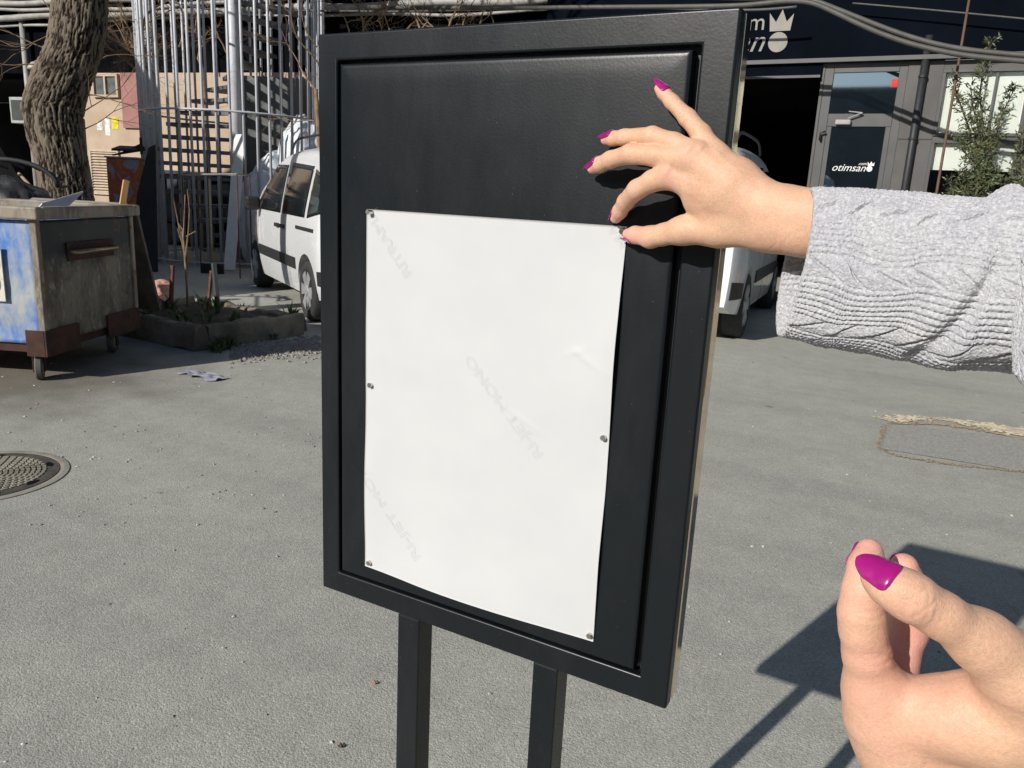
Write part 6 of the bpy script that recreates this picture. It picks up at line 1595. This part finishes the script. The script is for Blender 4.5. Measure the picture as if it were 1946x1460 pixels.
# red plate standing for a reflection on the upper pane
sb_('reflection_plate', -.935, -.865, YF - .032, YF - .0255, 2.80, 2.89, mat('red sticker', (0.55, 0.02, 0.015), rough=.3), dr)

# ------------------------------------------------------------------ cables over the yard
M_CABLE = mat('grey cable', (0.085, 0.082, 0.073), rough=.6, var=.15, scale=8)
def cable(label, pts, r, y):
    P_ = [on_y(x, yy, y) for x, yy in pts]
    # smooth the measured points
    t = np.arange(len(P_)); tt = np.linspace(0, len(P_) - 1, len(P_) * 6); A_ = np.array(P_)
    C_2 = np.stack([np.interp(tt, t, A_[:, i]) for i in range(3)], 1)
    for _ in range(12): C_2[1:-1] = (C_2[:-2] + 2 * C_2[1:-1] + C_2[2:]) / 4
    tag(MB().tube(list(C_2), r, 8).build('cable', M_CABLE, None, smooth=True), label, 'cable', 'cables sagging along the facades')
z3 = lambda x, y: (1340 + x / 3.211, y / 3.211)
cable('upper of the two thick grey cables sagging in front of the navy fascia', [(900, -10), (1150, -12), (1300, -8), z3(300, 0), z3(480, -18), z3(650, -6), z3(800, 55), z3(1000, 135), z3(1200, 212), z3(1400, 270), z3(1600, 308), z3(1946, 340), z3(2400, 370), z3(3200, 400)], .027, 9.6)
cable('lower of the two thick grey cables sagging in front of the navy fascia', [(700, 14), (900, 16), (1100, 14), z3(150, 40), z3(300, 28), z3(480, 6), z3(650, 8), z3(800, 82), z3(1000, 178), z3(1200, 255), z3(1400, 306), z3(1600, 343), z3(1946, 375), z3(2400, 405), z3(3200, 430)], .027, 9.55)
cable('thin pale cable just above the fascia at the picture corner', [z3(900, 20), z3(1370, 60), z3(1600, 82), z3(1946, 115), z3(2600, 180)], .010, 10.7)
cable('thin grey cable running behind the bare twigs over the sign', [(560, 20), (800, 24), (1000, 12), (1200, 14), z3(280, 70), z3(560, 42)], .016, 10.4)

# ------------------------------------------------------------------ olive trees in pots before the blinds
M_OLIVE = mat('olive leaves', (0.150, 0.175, 0.075), rough=.45, col2=(0.050, 0.066, 0.032), scale=7)
M_STEM = mat('olive stem', (0.10, 0.085, 0.06), rough=.85, var=.25, scale=10)
M_POT = mat('terracotta pot', (0.36, 0.13, 0.065), rough=.8, var=.15, scale=8)
def olive(label, stems, y, seed, leaves_per=90, pot=None):
    rn = random.Random(seed)
    b0 = on_y(*stems[0][0], y); e = thing('olive_tree', label, 'tree', (b0[0], b0[1], 0), 'potted olive trees before the blinds')
    base = np.array([b0[0], b0[1], .42])
    sm = MB(); lm = MB()
    for pts in stems:
        P_ = [base + np.array([rn.gauss(0, .02), rn.gauss(0, .02), 0])] + [on_y(x, yy, y + rn.gauss(0, .03)) for x, yy in pts]
        sm.tube(P_, [.016 - .011 * i / (len(P_) - 1) for i in range(len(P_))], 6)
        for i in range(1, len(P_)):
            a, b_2 = P_[i - 1], P_[i]
            if b_2[2] < .9: continue
            nl = int(leaves_per * np.linalg.norm(b_2 - a) * 1.5)
            for _ in range(nl):
                t = rn.random(); c = a + (b_2 - a) * t; ln = rn.uniform(.02, .13) * (1.2 - .5 * (i / len(P_)))
                dv = nrm(np.array([rn.gauss(0, 1), rn.gauss(0, 1), rn.gauss(.6, .6)])); tip = c + dv * ln
                if rn.random() < .3: sm.tube([c, tip], [.003, .0015], 4)
                for k in range(3):
                    q = c + (tip - c) * rn.uniform(.4, 1.0); lv = nrm(dv + np.array([rn.gauss(0, .7), rn.gauss(0, .7), rn.gauss(0, .7)])); L_ = rn.uniform(.040, .070); w_ = L_ * .14
                    sd = nrm(np.cross(lv, (rn.gauss(0, 1), rn.gauss(0, 1), rn.gauss(0, 1)))) * w_
                    lm.add([q, q + lv * L_ * .45 + sd, q + lv * L_, q + lv * L_ * .45 - sd], [(0, 1, 2, 3)])
    sm.build('trunk', M_STEM, e); lm.build('crown', M_OLIVE, e)
    MB().lathe([(.15, 0), (.21, .40), (.225, .40), (.225, .45), (.19, .45), (.185, .40), (.02, .40)], (base[0], base[1], 0), 24).build('pot', M_POT, e, smooth=False)
    return e
olive('slender olive tree, the tallest, rising past the thick cables', [[(1870, 380), (1875, 320), (1868, 240), (1862, 180), (1872, 110), (1885, 75)], [(1868, 330), (1885, 270), (1905, 215), (1930, 165)], [(1862, 300), (1840, 240), (1822, 190), (1810, 150)], [(1860, 330), (1835, 290), (1815, 250)], [(1875, 300), (1890, 280), (1900, 260)], [(1862, 250), (1848, 200), (1845, 165)]], 10.0, 3, 115)
olive('olive shrub with bushy lower branches under the blinds', [[(1830, 385), (1835, 350), (1828, 320)], [(1850, 385), (1858, 355), (1862, 335)], [(1880, 385), (1885, 355), (1890, 330)], [(1810, 390), (1812, 365), (1805, 345)], [(1900, 390), (1905, 360), (1900, 335)], [(1865, 380), (1870, 345), (1874, 325)]], 10.1, 8, 120)
olive('olive tree at the picture edge beside the window post', [[(1945, 400), (1946, 340), (1940, 290), (1946, 250)], [(1950, 380), (1935, 340), (1928, 315)], [(1955, 360), (1965, 300), (1970, 240)]], 9.95, 14, 120)
p0, p1 = on_y(1779, 372, 9.9), on_y(1845, -20, 9.9)
tag(MB().tube([p0 + (p0 - p1) / np.linalg.norm(p0 - p1) * p0[2] * .0 + np.array([(p0 - p1)[0] / (p1 - p0)[2] * p0[2] * 1.0, 0, -p0[2] + .02]), p0, p1], [.016, .015, .012], 8).build('garden_cane', mat('brown cane', (0.12, 0.065, 0.04), rough=.7, var=.2, scale=12), None, smooth=True), 'tall brown cane leaning beside the olive trees', 'cane')
# ================================================================== street furniture and marks on the road
# manhole cover
mc = on_ground(-36, 906)[:2]; MR = .345
mh = thing('manhole_cover', 'round studded iron manhole cover sunk in the asphalt', 'manhole cover', (mc[0], mc[1], 0))
M_IRON = mat('rusty cast iron', (0.31, 0.285, 0.235), rough=.75, col2=(0.22, 0.195, 0.15), scale=12, bump=.4, bscale=80)
M_IRONB = mat('dark iron pits', (0.075, 0.066, 0.055), rough=.9, var=.3, scale=20)
MB().lathe([(MR, .0), (MR, .003), (MR - .02, .005), (MR - .035, .004), (MR - .036, .002)], (mc[0], mc[1], .001), 64).build('outer_ring', mat('ring iron', (0.36, 0.335, 0.285), rough=.85, col2=(0.25, 0.22, 0.175), scale=9, bump=.5, bscale=60), mh)
MB().lathe([(MR - .04, .0), (MR - .04, .004), (MR - .10, .005), (MR - .102, .002), (.02, .002)], (mc[0], mc[1], .0022), 64).build('cover', M_IRONB, mh)
st_ = MB()
for k in range(11):
    r = .03 + k * .0215; n_ = max(6, int(2 * math.pi * r / .034))
    for i in range(n_):
        a = 2 * math.pi * (i + .5 * (k % 2)) / n_; da = .36 * 2 * math.pi / n_; dr_ = .0068
        P_ = [(mc[0] + rr * math.cos(aa), mc[1] + rr * math.sin(aa)) for rr, aa in ((r - dr_, a - da), (r + dr_, a - da), (r + dr_, a + da), (r - dr_, a + da))]
        st_.add([(x, y, .0042) for x, y in P_] + [(x, y, .0105) for x, y in P_], [(3, 2, 1, 0), (4, 5, 6, 7), (0, 1, 5, 4), (1, 2, 6, 5), (2, 3, 7, 6), (3, 0, 4, 7)])
so_ = st_.build('studs', M_IRON, mh); so_['kind'] = 'stuff'
for a in (-2.2, -1.75, -.35, .3, 1.2, 2.4):
    c = (mc[0] + (MR - .076) * math.cos(a), mc[1] + (MR - .076) * math.sin(a), .0078)
    V = []; n_ = 14; d = np.array([math.cos(a), math.sin(a)]); t_ = np.array([-d[1], d[0]])
    for i in range(n_):
        q = 2 * math.pi * i / n_; p = np.array(c[:2]) + d * .014 * math.cos(q) + t_ * .034 * math.sin(q); V.append((p[0], p[1], c[2]))
    MB().add(V, [tuple(range(n_))]).build('lifting_hole', M_VOID, mh)
# sand-edged patch in the road, right
M_SAND = mat('sandy edge', (0.47, 0.43, 0.34), rough=.95, col2=(0.34, 0.295, 0.235), scale=30, edge=(.45, .55), bump=.8, bscale=120, bdist=.006)
M_PATCH = mat('darker asphalt patch', (0.345, 0.34, 0.31), rough=.9, var=.2, scale=60, bump=.8, bscale=130, bdist=.005)
pg_ = [on_ground(x, y) for x, y in ((1680, 806), (1946, 834), (2300, 878), (2290, 940), (1930, 895), (1668, 853))]
pt_ = MB().add([(p[0], p[1], .004) for p in pg_], [tuple(range(6))]).build('asphalt_patch', M_PATCH); struct(pt_)
def crumbs(line, n, spread, size, seed, name, m):
    """ragged edge: flat crumbs of sand and mortar strewn along a line"""
    rn = random.Random(seed); mb = MB(); L_ = [on_ground(x, y)[:2] for x, y in line]
    cum = np.concatenate([[0], np.cumsum([np.linalg.norm(q - p) for p, q in zip(L_[:-1], L_[1:])])])
    for k in range(n):
        t = rn.random() ** .9 * cum[-1]; i = min(len(L_) - 2, int(np.searchsorted(cum, t) - 1)) if t > 0 else 0
        d = nrm(L_[i + 1] - L_[i]); p = L_[i] + d * (t - cum[i]); q = np.array([-d[1], d[0]])
        clump = .35 + .9 * vnoise(np.array([[t * 5.0, seed, 0.3]]), seed)[0]
        p = p + q * rn.gauss(0, 1) * spread * clump; r = rn.uniform(*size) * clump; z = .0045 + .0035 * rn.random(); a0 = rn.uniform(0, 6.28); m_ = rn.randint(5, 7)
        V = [(p[0] + r * rn.uniform(.6, 1.2) * math.cos(a0 + 6.283 * j / m_), p[1] + r * rn.uniform(.5, 1.0) * math.sin(a0 + 6.283 * j / m_), z) for j in range(m_)] + [(p[0], p[1], z + r * .22)]
        mb.add(V, [(j, (j + 1) % m_, m_) for j in range(m_)])
    o = mb.build(name, m, pt_); o['kind'] = 'stuff'; return o
M_CRUMB = mat('pale mortar crumbs', (0.60, 0.54, 0.39), rough=.95, col2=(0.42, 0.35, 0.25), scale=14, edge=(.42, .6)); M_BROWN = mat('brown sand', (0.38, 0.31, 0.22), rough=.95, col2=(0.29, 0.225, 0.155), scale=14)
crumbs([(1684, 800), (1712, 796), (1780, 797), (1860, 808), (1946, 824), (2100, 846)], 1500, .05, (.006, .026), 3, 'mortar_crumbs', M_CRUMB)
crumbs([(1684, 806), (1780, 806), (1860, 818), (1946, 836), (2100, 856)], 700, .018, (.005, .018), 4, 'brown_sand', M_BROWN)
crumbs([(1682, 808), (1676, 832), (1667, 852), (1700, 866), (1780, 880), (1860, 890), (1935, 897), (2000, 905)], 800, .016, (.004, .013), 5, 'brown_sand', M_BROWN)
# litter and chips on the asphalt
rn = random.Random(77); lt = MB()
for _ in range(240):
    px, py = (rn.uniform(0, 620), rn.uniform(690, 1000)) if rn.random() < .6 else ((rn.uniform(1330, 1946), rn.uniform(680, 1040)) if rn.random() < .5 else (rn.uniform(0, 1946), rn.uniform(900, 1460)))
    c = on_ground(px, py); r = rn.uniform(.002, .0065) * (1 + .10 * np.linalg.norm(c[:2])); a = rn.uniform(0, 6.28)
    v = [np.array([c[0] + r * math.cos(a + k) * s, c[1] + r * math.sin(a + k) * s, .001 + r * zq]) for k, s, zq in ((0, 1.2, .1), (1.7, .9, .1), (3.1, 1.1, .1), (4.6, .8, .1), (.5, .1, .8))]
    lt.add(v, [(0, 1, 4), (1, 2, 4), (2, 3, 4), (3, 0, 4), (3, 2, 1, 0)])
tag(lt.build('grit', mat('pale stone chips', (0.55, 0.53, 0.47), rough=.9, col2=(0.20, 0.18, 0.15), scale=3, edge=(.4, .6))), 'pale grit and small chips scattered over the asphalt', 'grit', kind='stuff')
c = on_ground(386, 716); sc_ = MB(); nv_ = []
n_ = 14
for i in range(n_):
    for j in range(8):
        x, y = (i / (n_ - 1) - .5) * .36, (j / 7 - .5) * .13
        nv_.append((c[0] + x, c[1] + y + .02 * math.sin(x * 40), .006 + .018 * abs(math.sin(x * 31 + y * 25) * math.cos(y * 43 + x * 9))))
tag(MB().add(nv_, [(i * 8 + j, (i + 1) * 8 + j, (i + 1) * 8 + j + 1, i * 8 + j + 1) for i in range(n_ - 1) for j in range(7)]).build('plastic_scrap', mat('pale blue plastic film', (0.36, 0.37, 0.45), rough=.3, var=.2, scale=20), None, smooth=True), 'crumpled pale blue plastic scrap on the road near the dumpster', 'litter')
for i, (x, y, col, lab) in enumerate(((648, 1420, (0.09, 0.06, 0.04), 'tiny brown leaf scrap on the asphalt left of the sign legs'), (712, 1300, (0.30, 0.16, 0.11), 'small reddish leaf on the asphalt below the sign corner'))):
    c = on_ground(x, y); V = [(c[0] + .011 * math.cos(a) * (1 if k % 2 else .6), c[1] + .008 * math.sin(a), .003 + .004 * (k % 2)) for k, a in enumerate(np.linspace(0, 2 * math.pi, 9)[:-1])]
    tag(MB().add(V + [(c[0], c[1], .008)], [(k, (k + 1) % 8, 8) for k in range(8)]).build('leaf_scrap', mat('leaf scrap %d' % i, col, rough=.9)), lab, 'leaf')

# ================================================================== the side of the street that is outside the picture
M_HOUSE = mat('grey plaster', (0.20, 0.19, 0.175), rough=.9, var=.15, scale=1.2); M_HOUSE2 = mat('dark brick house', (0.12, 0.085, 0.07), rough=.9, var=.2, scale=2)
def block(name, label, x0, x1, y0, y1, h_, m, wins, wy, ny):
    e = thing(name, label, 'building', ((x0 + x1) / 2, (y0 + y1) / 2, 0))
    MB().box(x0, x1, y0, y1, 0, h_).build('wall', m, e)
    MB().box(x0 - .15, x1 + .15, y0 - .15, y1 + .15, h_ + .001, h_ + .2).build('roof', M_CONC, e)
    for (a, z) in wins:
        if ny == 'y': f = MB().box(a, a + 1.1, wy, wy + .05, z, z + 1.3)
        else: f = MB().box(wy, wy + .05, a, a + 1.1, z, z + 1.3)
        f.build('window', M_GLASSD, e)
    return e
# row of houses behind the photographer
block('street_house', 'grey plaster house across the street behind the photographer', -26, 6, -24, -19, 6.6, M_HOUSE, [(x, z) for x in (-24, -21, -18, -15, -12, -9, -6, -3, 0, 3) for z in (.9, 3.2)], -19.0, 'y')
block('street_house', 'dark brick house across the street behind the photographer', 6.5, 26, -25, -19.5, 6.4, M_HOUSE2, [(x, z) for x in (8, 11, 14, 17, 20, 23) for z in (1, 3.8)], -19.5, 'y')
# unseen house, added and shaped so its shade covers the left yard
ch_ = thing('shade_house', 'unseen gabled plaster house added left of the yard to shade it', 'building', (-14, 0, 0))
MB().prism([(-19.1, 0), (-8.9, 0), (-8.9, 2.2), (-10.9, 4.8), (-14.0, 6.9), (-17.1, 4.8), (-19.1, 2.2)], (0, 2.3, 0), (1, 0, 0), (0, 0, 1), (0, -4.8, 0)).build('wall', M_HOUSE, ch_)
for (xa, za, xb, zb_) in ((-8.75, 2.05, -10.9, 4.84), (-10.9, 4.842, -14.0, 6.94), (-19.25, 2.05, -17.1, 4.84), (-17.1, 4.842, -14.0, 6.94)):
    MB().add([(xa, -2.7, za), (xb, -2.7, zb_), (xb, 2.4, zb_), (xa, 2.4, za), (xa, -2.7, za + .12), (xb, -2.7, zb_ + .12), (xb, 2.4, zb_ + .12), (xa, 2.4, za + .12)], [(0, 1, 2, 3), (7, 6, 5, 4), (0, 4, 5, 1), (1, 5, 6, 2), (2, 6, 7, 3), (3, 7, 4, 0)]).build('roof', mat('roof tile red', (0.22, 0.08, 0.05), rough=.85), ch_)
for x in (-17.5, -15, -12.5, -10): MB().box(x, x + 1.0, 2.3, 2.34, .9, 2.0).build('window', M_GLASSD, ch_)
# utility pole left of the frame; its shadow crosses the van
up_ = thing('utility_pole', 'round utility pole left of the dumpster', 'pole', (-7.55, 1.9, 0))
MB().tube([(-7.55, 1.9, 0), (-7.55, 1.9, 8.5)], [.15, .11], 14).build('pole', M_CONC, up_, smooth=True)
MB().bar((-8.2, 1.9, 8.0), (-6.9, 1.9, 8.0), .1).build('cross_arm', M_GALV, up_)
